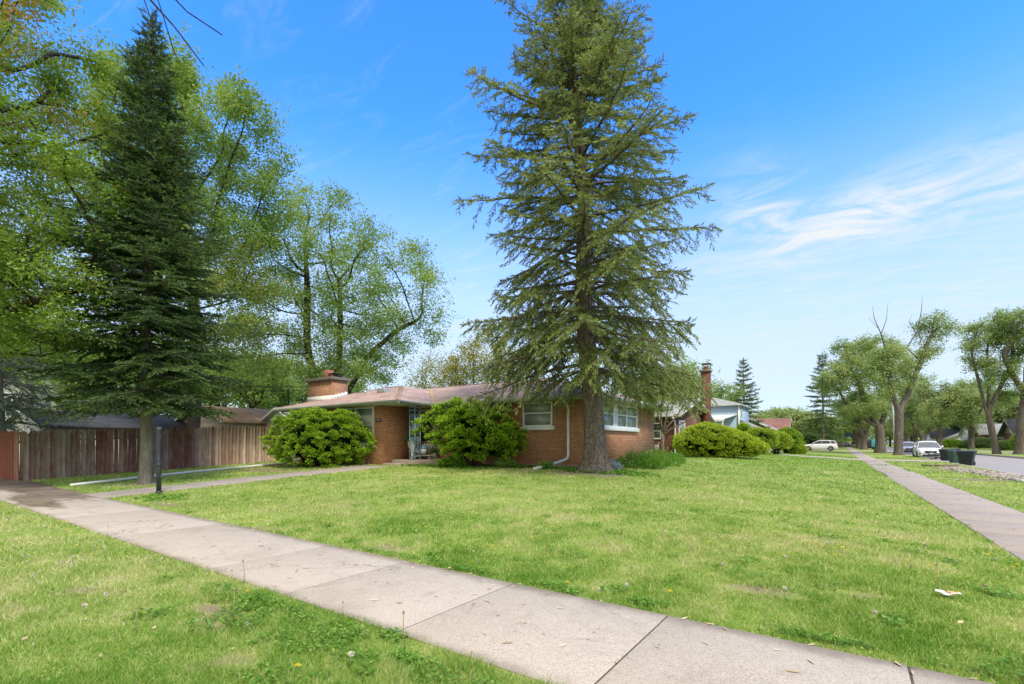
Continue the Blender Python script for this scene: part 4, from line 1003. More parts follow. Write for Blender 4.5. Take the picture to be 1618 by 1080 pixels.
def wedge(P):
    P = P.copy(); P[:, 2] *= np.interp(P[:, 0], [-2.7, -.8, 1.2, 2.9], [1.05, 1.12, .8, .5]); P[:, 2] -= np.interp(P[:, 0], [-.8, 2.9], [0, .42]); return P
hx, hy = W2(1137, 29.5)
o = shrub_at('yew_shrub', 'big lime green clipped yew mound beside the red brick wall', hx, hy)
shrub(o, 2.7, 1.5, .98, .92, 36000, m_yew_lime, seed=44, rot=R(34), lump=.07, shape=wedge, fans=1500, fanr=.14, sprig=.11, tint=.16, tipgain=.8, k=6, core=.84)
SH = [('trimmed_shrub', 'rounded lime shrub just beyond the big yew mound', 1200, 41, 1.3, 1.0, .8, 1.25, m_yew_lime), ('trimmed_shrub', 'second rounded lime shrub, right of the first on a short stem', 1226, 44, 1.15, 1.0, .72, 1.15, m_yew_lime),
      ('conical_shrub', 'tall green egg shaped shrub before the brown roof', 1243, 50, 1.1, 1.0, 1.25, 1.2, m_yew), ('conical_shrub', 'darker egg shaped shrub partly behind its neighbour', 1252, 54, 1.0, .9, 1.1, 1.1, m_yew),
      ('low_shrub', 'low yellow green shrub at the foot of the egg shaped shrubs', 1260, 50, .7, .6, .35, .4, m_yew_lime), ('dark_shrub', 'round dark shrub behind the white car bonnet', 1277, 84, 2.1, 1.8, 1.5, 1.4, m_box), ('small_shrub', 'small upright dark shrub by the pale blue house wall', 1174, 46, .45, .4, .7, 1.9, m_yew)]
for i_, (nm, lb, px, d, a, b, c_, cz, mt) in enumerate(SH):
    x, y = W2(px, d); o = shrub_at(nm, lb, x, y); shrub(o, a, b, c_, cz, 5200, mt, seed=50 + i_, lump=.08, fans=320, fanr=.25, sprig=.17, k=5, rot=R(34), core=.86)
# perennials at the foot of the wall
def perennial(root, r, h, n, seed, mat, L=.16, w=.02):
    g = np.random.default_rng(seed); a = g.uniform(0, 6.28, n); q = r * np.sqrt(g.random(n)); P = np.stack([q * np.cos(a), q * np.sin(a), h * g.random(n) * (1 - (q / r) ** 2 * .6) * (.35 + 1.2 * fbm(q * np.cos(a) * 5 + 9, q * np.sin(a) * 5 + 9, seed))], -1)
    D = np.stack([np.cos(a) * .7, np.sin(a) * .7, g.uniform(.2, 1.2, n)], -1)
    V, Fq, T = sprigs(P, D, np.full(n, L) * g.uniform(.6, 1.3, n), np.full(n, .35), k=6, g=g, wid=.2, spread=.8, tipgain=.35); MB().add(V, Fq, T).build('foliage', mat, root, local=True)
    mb = MB()
    for _ in range(14): aa = g.uniform(0, 6.28); q = r * .6 * g.random(); mb.tube([(0, 0, 0), (q * math.cos(aa) * .5, q * math.sin(aa) * .5, h * .5), (q * math.cos(aa), q * math.sin(aa), h)], [.006, .005, .002], 4)
    mb.build('stems', m_stem, root, local=True)
for i_, (lb, px, d, r_, h_) in enumerate((('bushy green perennial clump against the side wall', 1010, 17.0, .75, .55), ('taller perennial clump around the small tree', 1046, 19.5, .85, .6), ('dense perennial clump between the other two by the wall', 1030, 17.6, .6, .45),
        ('dark green leafy plant below the loose yew by the porch', 717, 18.2, .5, .35), ('small weed sprouting against the front wall by the downspout', 862, 16.6, .16, .3), ('small leafy weed beside the path end of the long white pipe', 800, 17.6, .3, .2))):
    x, y = W2(px, d)
    if 0 <= i_ <= 2: x = max(x, -7.0)
    o = shrub_at('perennial_plant', lb, x, y, 'plant'); perennial(o, r_, h_, 900 if r_ > .4 else 160, 60 + i_, m_clover if i_ != 3 else m_yew, L=.13)
m_pale = M_leaf('pale_blue_leaves', [(0, (.25, .32, .4)), (1, (.45, .52, .62))], trans=.2)
x, y = W2(966, 15.7); o = shrub_at('flowering_plant', 'pale blue leaved plant at the right foot of the spruce trunk', x, y, 'plant'); perennial(o, .3, .28, 300, 71, m_pale, L=.1)

# ------------------------------------------------------------------ house
house = thing('brick_house', 'low orange brick ranch house with rose shingle roof and blue iron porch post', 'house', (-14, 16, .45))
WX0, WX1, WY, WYB = -22.1, -7.4, 15.76, 22.95
LX1, LY = -15.76, 13.7
GE = .2          # walls start below the grade
ZE = 3.03        # eave line
mb = MB(); mb.box(WX0, WX1, WY, WYB, GE, ZE - .06); mb.box(WX0 + .002, LX1, LY, WY - .002, GE, ZE - .061)
mb.build('wall', m_brick, house)
m_found = M_concrete('foundation', (0.36, 0.30, 0.24))
mb = MB(); mb.box(WX1 - .3, WX1 + .03, WY - .03, WYB, GE, .60); mb.box(-14.3, WX1 - .3, WY - .03, WY + .1, GE, .56); mb.build('foundation', m_found, house)

# roof: two low hips meeting in a valley
S = .305
def roofpoly(mb, pts): mb.add(pts, np.array([tuple(range(len(pts)))]))
zr1 = ZE + S * 3.71; zr2 = ZE + S * 4.22
mb = MB()
roofpoly(mb, [(-22.7, 13.08, ZE), (-14.2, 13.08, ZE), (-17.91, 16.79, zr1), (-18.99, 16.79, zr1)])
roofpoly(mb, [(-14.2, 13.08, ZE), (-14.2, 15.1, ZE), (-17.91, 18.81, zr1), (-17.91, 16.79, zr1)])
roofpoly(mb, [(-22.7, 20.5, ZE), (-22.7, 13.08, ZE), (-18.99, 16.79, zr1)])
x0, x1, y0, y1 = -22.35, -6.8, 15.1, 23.55
roofpoly(mb, [(x0, y0, ZE), (x1, y0, ZE), (x1 - 4.225, 19.325, zr2), (x0 + 4.225, 19.325, zr2)])
roofpoly(mb, [(x1, y0, ZE), (x1, y1, ZE), (x1 - 4.225, 19.325, zr2)])
roofpoly(mb, [(x1, y1, ZE), (x0, y1, ZE), (x0 + 4.225, 19.325, zr2), (x1 - 4.225, 19.325, zr2)])
roofpoly(mb, [(x0, y1, ZE), (x0, y0, ZE), (x0 + 4.225, 19.325, zr2)])
roof = mb.build('roof', m_roof, house)
# hip caps and the debris-filled valley
mb = MB()
def ridge(a, b, w=.13, lift=.02):
    a = np.array(a, float); b = np.array(b, float); n = int(np.linalg.norm(b - a) / .3)
    for k in range(n):
        p, q = a + (b - a) * k / n, a + (b - a) * (k + 1.25) / n; d = (q - p) / np.linalg.norm(q - p); s_ = np.cross(d, (0, 0, 1)); s_ /= np.linalg.norm(s_)
        mb.add([p - s_ * w + (0, 0, -.008), p + (0, 0, .026), p + s_ * w + (0, 0, -.008), q - s_ * w + (0, 0, -.018), q + (0, 0, .012), q + s_ * w + (0, 0, -.018)], np.array([(0, 1, 4, 3), (1, 2, 5, 4)]))
ridge((-14.2, 13.08, ZE), (-17.91, 16.79, zr1)); ridge((-22.7, 13.08, ZE), (-18.99, 16.79, zr1)); ridge((-18.99, 16.79, zr1), (-17.91, 16.79, zr1))
ridge((x1, y0, ZE), (x1 - 4.225, 19.325, zr2)); ridge((x1, y1, ZE), (x1 - 4.225, 19.325, zr2)); ridge((x0 + 4.225, 19.325, zr2), (x1 - 4.225, 19.325, zr2))
mb.build('ridge_cap', m_roof, roof)
m_debris = M_plain('pine_needle_litter', (0.50, 0.33, 0.17), .9, .35, 18)
mb = MB(); a = np.array((-14.2, 15.1, ZE + .015)); b = np.array((-17.91, 18.81, zr1 + .015)); N = 26
Lf, Rt_ = [], []
for k in range(N + 1):
    p = a + (b - a) * k / N; w = random.uniform(.03, .11); Lf.append(p + np.array((-w, -w * .2, w * S))); Rt_.append(p + np.array((w * .2, w, w * S)))
v = Lf + Rt_; mb.add(v, np.array([(i, i + 1, N + 2 + i, N + 1 + i) for i in range(N)])); mb.build('valley_litter', m_debris, roof)
mb = MB(); mb.lathe([(.09, 0), (.09, .16), (.02, .2)], (-18.9, 15.4, ZE + S * 2.32 - .05), 10); mb.build('roof_vent', m_metal, roof)
mb = MB(); mb.box(-17.75, -17.25, 15.1, 15.5, ZE + S * 2.2 - .05, ZE + S * 2.2 + .16); mb.build('roof_vent', m_metal, roof, bevel=.03)
# eaves: soffit, fascia, gutters
mb = MB(); mb.box(-22.62, -14.28, 13.16, 15.18, 2.93, 2.96); mb.box(-22.3, -6.88, 15.19, 23.47, 2.93, 2.959); mb.build('soffit', m_soffit, house)
mb = MB()
mb.box(-22.66, -14.24, 13.12, 13.16, 2.88, 3.03); mb.box(-14.28, -14.24, 13.165, 15.14, 2.88, 3.03); mb.box(-14.235, -6.84, 15.14, 15.18, 2.88, 3.03); mb.box(-6.88, -6.84, 15.185, 23.51, 2.88, 3.03); mb.box(-22.66, -22.62, 13.165, 20.4, 2.88, 3.03); mb.box(-22.6, -6.885, 23.47, 23.51, 2.88, 3.03)
mb.build('fascia', m_gutter, house)
def gutter(a, b, nrm):
    a = np.array(a, float); b = np.array(b, float); nr = np.array((*nrm, 0), float)
    prof = [(0, -.07), (0.0, .055), (.012, .055), (.012, -.045), (.05, -.055), (.085, -.02), (.1, .055), (.115, .055), (.112, -.0), (.098, -.045), (.055, -.078)]
    v = [a + nr * p + np.array((0, 0, q)) for p, q in prof] + [b + nr * p + np.array((0, 0, q)) for p, q in prof]; n = len(prof)
    m_ = MB().add(v, np.array([(i, (i + 1) % n, n + (i + 1) % n, n + i) for i in range(n)]))
    m_.Fc.append(np.array([list(range(n))])); m_.Fc.append(np.array([list(range(n, 2 * n))[::-1]]))
    return m_.build('gutter', m_gutter, house)
gutter((-22.7, 13.115, 2.98), (-14.12, 13.115, 2.98), (0, -1)); gutter((-14.235, 13.11, 2.98), (-14.235, 15.02, 2.98), (1, 0)); gutter((-14.12, 15.135, 2.98), (-6.72, 15.135, 2.98), (0, -1)); gutter((-6.835, 15.13, 2.98), (-6.835, 23.6, 2.98), (1, 0))
# chimney
mb = MB(); mb.box(-22.25, -20.3, 14.55, 15.45, 2.6, 4.42); ch_ = mb.build('chimney', m_brick_chim, house)
m_cap = M_concrete('chimney_crown', (0.2, 0.18, 0.16)); m_flue = M_plain('clay_flue', (0.40, 0.16, 0.10), .8, .2, 9)
MB().box(-22.36, -20.19, 14.44, 15.56, 4.42, 4.56).build('chimney_crown', m_cap, ch_, bevel=.02)
MB().box(-21.35, -21.0, 14.8, 15.15, 4.56, 4.98).build('flue', m_flue, ch_, bevel=.02)
MB().box(-20.95, -20.35, 14.75, 15.3, 4.74, 4.78).box(-20.9, -20.87, 14.8, 14.83, 4.56, 4.74).box(-20.44, -20.41, 14.8, 14.83, 4.56, 4.74).box(-20.9, -20.87, 15.2, 15.23, 4.56, 4.74).box(-20.44, -20.41, 15.2, 15.23, 4.56, 4.74).box(-20.85, -20.45, 14.85, 15.2, 4.56, 4.66).build('flue_cap', m_dark, ch_)
mb = MB()
mb.box(-22.27, -20.28, 14.53, 14.549, 3.3, 3.66)
for k in range(5):
    yy = 14.53 + k * .18; zz = ZE + S * (yy + .18 - 13.08); mb.box(-20.299, -20.275, yy, yy + .179, zz - .12, zz + .14)
mb.build('flashing', m_white, ch_)

def window(par, O, u, n, w, z0, z1, cols, sash=True, pane=m_pane, sill=True, frame=.055, fmat=m_white, rail=.5, name='window'):
    """O: left end of the opening on the wall face; cols: list of (width share, kind)"""
    fb = MB(); fb.obox(O, u, n, 0, w, .004, .05, z0, z0 + frame); fb.obox(O, u, n, 0, w, .004, .05, z1 - frame, z1)
    fb.obox(O, u, n, 0, frame, .004, .052, z0 + frame, z1 - frame); fb.obox(O, u, n, w - frame, w, .004, .052, z0 + frame, z1 - frame)
    tot = sum(c[0] for c in cols); a = 0; panes = []
    for i_, (cw, kind) in enumerate(cols):
        ww = w * cw / tot; ua, ub = a + (frame if i_ == 0 else frame * .5), a + ww - (frame if i_ == len(cols) - 1 else frame * .5)
        if i_: fb.obox(O, u, n, a - frame * .5, a + frame * .5, .004, .048, z0 + frame, z1 - frame)
        if kind == 'h':
            zm = z0 + (z1 - z0) * rail; fb.obox(O, u, n, ua, ub, .004, .044, zm - .025, zm + .025)
            fb.obox(O, u, n, ua, ua + .03, .004, .04, z0 + frame, zm - .025); fb.obox(O, u, n, ub - .03, ub, .004, .04, z0 + frame, zm - .025)
            panes.append((ua, ub, z0 + frame, zm - .025, .012)); panes.append((ua, ub, zm + .025, z1 - frame, .018))
        elif kind == 's':
            for k in range(10): zz = z0 + frame + k * (z1 - z0 - 2 * frame) / 10; fb.obox(O, u, n, ua, ub, .004, .03 + .008 * 1, zz, zz + (z1 - z0 - 2 * frame) / 10 - .012)
        elif kind == 'g': fb.obox(O, u, n, ua, ub, .004, .04, z0 + .5 * (z1 - z0), z0 + .5 * (z1 - z0) + .03); panes.append((ua, ub, z0 + frame, z1 - frame, .012))
        else: panes.append((ua, ub, z0 + frame, z1 - frame, .012))
        a += ww
    f = fb.build(name, fmat, par, bevel=.004)
    for (ua, ub, za, zb, q) in panes: MB().obox(O, u, n, ua, ub, .003, q, za, zb).build('pane', pane, f)
    if sill: MB().obox(O, u, n, -.1, w + .1, .003, .11, z0 - .14, z0 + .002).build('sill', m_white, f, bevel=.01)
    return f
FN = (0, -1, 0); FU = (1, 0, 0); SN = (1, 0, 0); SU = (0, 1, 0)
window(house, (-10.15, WY, 0), FU, FN, 1.3, 1.98, 2.9, [(1, 'h')], rail=.55)
window(house, (-13.45, WY, 0), FU, FN, 1.4, 1.98, 2.9, [(1, 'h'), (1, 'h')])
f = window(house, (-18.7, LY, 0), FU, FN, 2.45, 1.3, 2.9, [(1.05, 'p'), (1, 'g')], frame=.08)
MB().obox((-18.7, LY, 0), FU, FN, 1.35, 2.3, .0135, .016, 2.2, 2.55).build('lace_valance', m_curtain, f)
window(house, (WX1, 15.95, 0), SU, SN, 4.62, 1.98, 2.9, [(.75, 'h'), (.8, 'h'), (.28, 's'), (.78, 'h'), (.95, 'h')], rail=.55)
# door in the porch recess
dr = MB().obox((-15.68, WY, 0), FU, FN, .04, .90, .004, .05, .62, 2.72).build('door', m_dark, house)
MB().obox((-15.68, WY, 0), FU, FN, -.06, .04, .004, .09, .6, 2.86).obox((-15.68, WY, 0), FU, FN, .9, 1.0, .004, .09, .6, 2.86).obox((-15.68, WY, 0), FU, FN, .04, .9, .004, .09, 2.72, 2.86).build('door_frame', m_soffit, dr)
MB().obox((-15.68, WY, 0), FU, FN, .1, .84, .051, .06, .7, 1.45).build('kick_panel', M_plain('tan_panel', (0.42, 0.33, 0.2), .6, .15, 5), dr)
# house number plate
pl = MB().box(-16.13, -15.83, LY - .03, LY - .002, 2.23, 2.38).build('number_plate', m_dark, house)
SEG = {'1': 'bc', '4': 'fgbc', '5': 'afgcd', '7': 'abc'}
mb = MB()
for i_, ch in enumerate('1457'):
    ox = -16.11 + .068 * i_; oz = 2.255; w, h = .036, .1; s_ = .011
    for sg in SEG[ch]:
        r_ = {'a': (0, w, h - s_, h), 'd': (0, w, 0, s_), 'g': (0, w, h / 2 - s_ / 2, h / 2 + s_ / 2), 'b': (w - s_, w, h / 2, h), 'c': (w - s_, w, 0, h / 2), 'f': (0, s_, h / 2, h), 'e': (0, s_, 0, h / 2)}[sg]
        mb.box(ox + r_[0], ox + r_[1], LY - .0335 - .0006 * (ord(sg) - 96), LY - .031, oz + r_[2], oz + r_[3])
mb.build('house_number', m_white, pl)
# porch slab and step
MB().box(-15.75, -14.35, 14.2, 15.755, .2, .66).build('porch_slab', m_conc_porch, house, bevel=.015)
MB().box(-15.95, -14.9, 13.72, 14.19, .2, .53).build('porch_step', m_conc_porch, house, bevel=.015)
# wrought iron post: three bars and scroll work
MB().lathe([(.03, 2.6), (.03, 4.35), (.05, 4.4), (.02, 4.45)], (-22.32, 15.8, 0), 8).build('service_mast', m_metal, house)
post = MB(); PX, PY = -14.5, 14.32; arm = .30
for (bx, by) in ((PX, PY), (PX - arm, PY), (PX, PY + arm)): post.box(bx - .018, bx + .018, by - .018, by + .018, .66, 2.93)
post.box(PX - arm - .05, PX + .05, PY - .05, PY + .05, 2.86, 2.925)
for (du, dv) in ((-1, 0), (0, 1)):
    o_ = np.array((PX, PY, 0.)); dd_ = np.array((du, dv, 0.))
    post.obox(o_, dd_, (0, 0, 1) if False else (-dv, du, 0), .018, arm - .018, -.008, .008, .80, .83); post.obox(o_, dd_, (-dv, du, 0), .018, arm - .018, -.008, .008, 2.70, 2.73)
    for zc_, sgn in ((1.0, 1), (1.55, -1), (1.98, 1), (2.5, -1)):
        for sd_ in (-1, 1):
            t_ = np.linspace(0, 1, 26); ang = t_ * 2.6 * PI; rad_ = .11 * (1 - t_) ** 1.0 + .018
            cx_ = arm / 2 + sd_ * .0; u_ = arm / 2 + sd_ * (.065 + rad_ * np.cos(ang) * .5 - .03); z_ = zc_ + sgn * (rad_ * np.sin(ang) + .0)
            post.tube(np.array([o_ + dd_ * a_ + np.array((0, 0, b_)) for a_, b_ in zip(u_, z_)]), .008, 5)
    for zc_ in (1.28, 2.24):
        for sd_ in (-1, 1):
            t_ = np.linspace(-1, 1, 16); u_ = arm / 2 + sd_ * (arm / 2 - .025) * (1 - np.cos(t_ * PI / 2)) ; z_ = zc_ + .24 * t_
            post.tube(np.array([o_ + dd_ * a_ + np.array((0, 0, b_)) for a_, b_ in zip(u_, z_)]), .009, 5)
post.build('porch_post', m_blue, house, smooth=False)
# downspouts
def spout(par, pts, w=.04, mat=m_white, name='downspout'): return MB().tube(pts, w, 8).build(name, mat, par, smooth=True)
spout(house, [(-8.17, 15.2, 2.93), (-8.17, 15.3, 2.86), (-8.17, 15.62, 2.72), (-8.17, 15.68, 2.6), (-8.17, 15.68, 1.6), (-8.17, 15.68, .92), (-8.18, 15.62, .8), (-8.25, 15.3, .71), (-8.4, 14.3, .56), (-8.44, 13.75, .50)], .05)
spout(house, [(-22.3, 13.2, 2.95), (-22.28, 13.2, 2.8), (-22.0, 13.45, 2.68), (-21.85, 13.63, 2.6), (-21.85, 13.63, .6)], .045, m_gutter)
# long white drain pipe over the lawn, yellow hose
pts = [(-20.9, 13.3), (-20.75, 12.4), (-20.5, 10.5), (-20.3, 8.6), (-19.95, 6.6), (-19.45, 4.75)]
ps = [(x, y, gz(x, y) + .05) for x, y in pts]; ps[0] = (ps[0][0], ps[0][1], ps[0][2] + .16)
tag(MB().tube(ps, .045, 10).build('drain_pipe', m_white, smooth=True), 'long white drain pipe lying on the grass along the wooden fence', 'pipe')
m_hose = M_plain('yellow_hose', (0.6, 0.5, 0.08), .5, .1)
hp = [(-22.95, 12.9, .9), (-22.7, 12.75, .75), (-22.2, 12.6, .6), (-21.8, 12.9, .5), (-21.2, 12.7, .5)]
tag(MB().tube(hp, .014, 6).build('garden_hose', m_hose, smooth=True), 'yellow garden hose hanging at the house end of the fence', 'hose')

# things on the porch
u_ = thing('water_bottle', 'blue water cooler bottle with white label on the porch', 'bottle', (-15.0, 15.3, .86))
m_bluepl = M_plain('blue_plastic', (0.14, 0.30, 0.42), .25, .1); MB().lathe([(.11, 0), (.135, .02), (.135, .14), (.125, .16), (.135, .18), (.135, .30), (.1, .36), (.035, .40), (.035, .44)], (0, 0, 0), 18).build('body', m_bluepl, u_, smooth=True, local=True)
MB().lathe([(.137, .05), (.137, .24)], (0, 0, 0), 18).build('label_band', m_white, u_, local=True)
st_ = thing('low_bench', 'low pale stone bench on the porch under the water bottle', 'bench', (-15.0, 15.3, .66)); MB().box(-.55, .62, -.16, .16, .14, .19).build('seat', m_conc_porch, st_, bevel=.01, local=True)
MB().box(-.48, -.4, -.13, .13, 0, .139).build('leg', m_conc_porch, st_, local=True); MB().box(.42, .5, -.13, .13, 0, .139).build('leg', m_conc_porch, st_, local=True)
ur = thing('urn_planter', 'white urn planter with greenery behind the blue porch post', 'planter', (-15.1, 14.75, .66))
MB().lathe([(.13, 0), (.13, .05), (.05, .1), (.05, .3), (.1, .42), (.17, .55), (.18, .7), (.2, .74), (.2, .78)], (0, 0, 0), 18).build('urn', m_white, ur, smooth=True, local=True)
g = np.random.default_rng(3); n = 150; D = g.normal(0, .6, (n, 3)); D[:, 2] = np.abs(D[:, 2]) + .4
V, Fq, T = sprigs(np.tile((0, 0, .76), (n, 1)) + g.normal(0, .06, (n, 3)) * (1, 1, .3), D, np.full(n, .3), np.full(n, .4), k=6, g=g, wid=.22); MB().add(V, Fq, T).build('greenery', m_box, ur, local=True)
rl = thing('porch_rail', 'grey slatted metal rail leaning at the back of the porch', 'railing', (-14.9, 15.6, .66)); mb = MB(); mb.box(-.6, .5, -.015, .015, .72, .77); mb.box(-.6, .5, -.015, .015, .04, .08)
mb.build('rail', m_metal, rl, local=True); MB_ = MB()
for k in range(9): MB_.box(-.58 + k * .13, -.545 + k * .13, -.01, .01, .081, .719)
MB_.build('slats', m_metal, rl, local=True)
bk = thing('plant_stand', 'small white wire plant stand on the porch edge', 'stand', (-14.75, 14.55, .66)); mb = MB()
for (a, b) in ((-.16, -.12), (.16, -.12), (-.16, .12), (.16, .12)): MB().box(a - .01, a + .01, b - .01, b + .01, 0, .33).build('leg', m_white, bk, local=True)
MB().box(-.19, .19, -.15, .15, .331, .355).build('top', m_white, bk, local=True)
pt = thing('flower_pot', 'small pale flower pot at the right end of the porch', 'pot', (-14.5, 15.45, .66)); MB().lathe([(.1, 0), (.14, .22), (.15, .25), (.13, .25)], (0, 0, 0), 14).build('pot', m_metal, pt, smooth=True, local=True)
V, Fq, T = sprigs(np.tile((0, 0, .24), (60, 1)), g.normal(0, .5, (60, 3)) + (0, 0, .6), np.full(60, .2), np.full(60, .3), k=6, g=g, wid=.25); MB().add(V, Fq, T).build('greenery', m_box, pt, local=True)

# yard lamp post without its lantern
lx, ly = -14.45, 5.25
lp = thing('lamp_post', 'chipped black lamp post without lantern beside the front path', 'post', (lx, ly, gz(lx, ly)))
m_chip, t, out = newmat('chipped_black'); p = gpos(t); n = t.noise(t.mapping(p, (14, 14, 9)), 1.2, 4, .7)
principled(t, out, t.mix(t.maprange(n, .60, .68), (.022, .026, .035), (.42, .44, .46)), .5)
MB().lathe([(.055, -.1), (.055, .72), (.048, .74), (.048, 1.62), (.05, 1.72)], (0, 0, 0), 16).build('pole', m_chip, lp, smooth=True, local=True)
MB().lathe([(.056, .70), (.066, .72), (.066, .77), (.05, .79)], (0, 0, 0), 16).build('collar', m_chip, lp, local=True)
MB().lathe([(.075, -.02), (.07, .05), (.055, .09)], (0, 0, 0), 16).build('base', m_chip, lp, local=True)

# ------------------------------------------------------------------ fence
m_fence = M_wood('weathered_fence', [(0.0, (0.10, 0.035, 0.022)), (0.22, (0.20, 0.085, 0.055)), (0.42, (0.25, 0.165, 0.11)), (0.7, (0.38, 0.29, 0.20)), (1.0, (0.50, 0.42, 0.33))])
m_fence_red = M_wood('red_fence', [(0.0, (0.20, 0.06, 0.035)), (0.5, (0.30, 0.10, 0.06)), (0.8, (0.33, 0.17, 0.11)), (1.0, (0.4, 0.28, 0.2))])
def fence(name, label, p0, p1, mat, nposts, tintf, H=1.78, nrm=1):
    p0 = np.array(p0, float); p1 = np.array(p1, float); L = np.linalg.norm(p1 - p0); u = (p1 - p0) / L; nn = np.array((u[1], -u[0])) * nrm
    o = thing(name, label, 'fence', (p0[0], p0[1], gz(*p0))); a = 0; segs = nposts - 1; mb = MB(); k = 0
    while a < L - .1:
        w = random.uniform(.125, .145); q0 = p0 + u * a; q1 = p0 + u * (a + w); z0 = gz(*q0) + random.uniform(.0, .03); h = H + random.uniform(-.03, .02); zt = z0 + h
        off = .0 + random.uniform(0, .006); lean = random.uniform(-.008, .008)
        prof = [(0, z0), (w, z0), (w, zt - .09), (w * .78, zt - .03), (w * .5, zt), (w * .22, zt - .03), (0, zt - .09)]
        v = [(*(p0 + u * (a + s_ + lean * (zz > 1)) + nn * (off + q)), zz) for q in (.0, .019) for s_, zz in prof]; n = 7
        mb.add(v, np.array([(i, (i + 1) % n, n + (i + 1) % n, n + i) for i in range(n)]), tintf(a / L))
        mb.Fc.append(np.array([list(range(n))]) + mb.n - 14); mb.Fc.append(np.array([list(range(n, 14))[::-1]]) + mb.n - 14)
        a += w + random.choice([.002, .003, .005, .012]); k += 1
    mb.build('picket_panel', mat, o)
    for i_ in range(nposts):
        q = p0 + u * L * i_ / segs; zz = gz(*q); q = q - nn * .07
        MB().box(q[0] - .045, q[0] + .045, q[1] - .045, q[1] + .045, zz - .2, zz + H - .02).build('fence_post', mat, o)
    for hz in (.3, 1.4):
        a_ = [np.array((*(p0 + u * L * s_ - nn * .02), gz(*(p0 + u * L * s_)) + hz)) for s_ in (0, .25, .5, .75, 1)]
        mb = MB()
        for r0, r1 in zip(a_[:-1], a_[1:]):
            d = np.array((nn[0], nn[1], 0)) * .018; hh = np.array((0, 0, .045)); v = [r0 - d - hh, r0 + d - hh, r1 + d - hh, r1 - d - hh, r0 - d + hh, r0 + d + hh, r1 + d + hh, r1 - d + hh]
            mb.add(v, np.array([(3, 2, 1, 0), (4, 5, 6, 7), (0, 1, 5, 4), (1, 2, 6, 5), (2, 3, 7, 6), (3, 0, 4, 7)]))
        mb.build('rail', mat, o)
    return o
def tf(s):
    base = float(np.interp(s, [0, .12, .3, .42, .58, .6, .68, .8, 1], [.65, .42, .32, .18, .1, .7, .4, .45, .75])); return min(1, max(0, base + random.gauss(0, .16)))
fence('picket_fence', 'long weathered brown picket fence running back to the house', (-24.1, 4.6), (-23.15, 13.6), m_fence, 5, tf)
fence('picket_fence', 'short stretch of redder picket fence turning off at the alley corner', (-24.2, 4.52), (-31.5, 4.52), m_fence_red, 4, lambda s: min(1, max(0, (.85 if s < .07 else .3) + random.gauss(0, .1))), nrm=-1)
# ------------------------------------------------------------------ neighbours
def gable_house(name, label, x0, x1, y0, y1, z0, ze, zr, axis, wallm, roofm, over=.4, gablem=None, windows=(), cat='house'):
    """axis 'x': ridge runs along x. windows: (side, pos, width, za, zb, glass)"""
    o = thing(name, label, cat, ((x0 + x1) / 2, (y0 + y1) / 2, z0)); mb = MB(); mb.box(x0, x1, y0, y1, z0 - .4, ze); 
    gm = MB(); k_ = (zr - ze) / ((y1 - y0) / 2 if axis == 'x' else (x1 - x0) / 2)
    if axis == 'x': gm.prism([(y0, ze), (y1, ze), ((y0 + y1) / 2, zr)], 'x', x0 + .003, x1 - .003)
    else: gm.prism([(x0, ze), (x1, ze), ((x0 + x1) / 2, zr)], 'y', y0 + .003, y1 - .003)
    mb.build('wall', wallm, o); gm.build('gable', gablem or wallm, o)
    a, b = (y0, y1) if axis == 'x' else (x0, x1); m = (a + b) / 2; th = .14
    poly = [(a - over, ze - k_ * over + .02), (m, zr + .02), (b + over, ze - k_ * over + .02), (b + over, ze - k_ * over + .02 + th), (m, zr + .02 + th), (a - over, ze - k_ * over + .02 + th)]
    e0, e1 = (x0 - over, x1 + over) if axis == 'x' else (y0 - over, y1 + over)
    rf = MB().prism(poly, axis, e0, e1).build('roof', roofm, o)
    fp = [(a - over - .03, ze - k_ * over - .0), (m, zr + .0), (b + over + .03, ze - k_ * over - .0), (b + over + .03, ze - k_ * over + .02 + th - .05), (m, zr + .02 + th - .05), (a - over - .03, ze - k_ * over + .02 + th - .05)]
    for e, s in ((e0, -1), (e1, 1)): MB().prism(fp, axis, e + (0 if s > 0 else -.03), e + (.03 if s > 0 else 0)).build('bargeboard', m_white, rf)
    for (side, pos, w, za, zb, gl) in windows:
        O, u, n = {'-y': ((pos, y0, 0), (1, 0, 0), (0, -1, 0)), '+x': ((x1, pos, 0), (0, 1, 0), (1, 0, 0)), '-x': ((x0, pos, 0), (0, 1, 0), (-1, 0, 0)), '+y': ((pos, y1, 0), (1, 0, 0), (0, 1, 0))}[side]
        window(o, O, u, n, w, za, zb, [(1, 'h')] if zb - za < 1.9 else [(1, 'p')], pane=gl, sill=False, frame=.08, name='window' if zb - za < 1.9 else 'door')
    return o
# red brick house next along the street
rh = gable_house('neighbour_house', 'dark red brick house partly hidden by the tall spruce and lime yew mound', -20, -9.1, 32.3, 42, .5, 3.15, 4.4, 'x', m_brick_red, m_roof_grey, .5, None, [('-y', -10.5, .62, 1.62, 2.72, m_pane_dark), ('+x', 33.4, 1.5, 1.3, 2.9, m_pane)])
cx, cy = -8.7, 40.0
c_ = MB().box(-9.1, -8.5, 39.7, 40.35, .3, 6.9).build('chimney', m_brick_red, rh); MB().box(-9.18, -8.42, 39.62, 40.43, 6.9, 7.05).build('chimney_crown', m_cap, c_); MB().box(-8.95, -8.65, 39.85, 40.2, 7.05, 7.35).build('flue', m_flue, c_); MB().box(-9.1, -8.4, 39.6, 40.4, 7.5, 7.54).box(-9.0, -8.97, 39.7, 39.73, 7.05, 7.5).box(-8.53, -8.5, 40.27, 40.3, 7.05, 7.5).build('flue_cap', m_dark, c_)
spout(rh, [(-9.0, 31.75, 3.0), (-9.0, 32.2, 2.75), (-9.0, 32.22, .75), (-8.7, 31.9, .62)], .05)
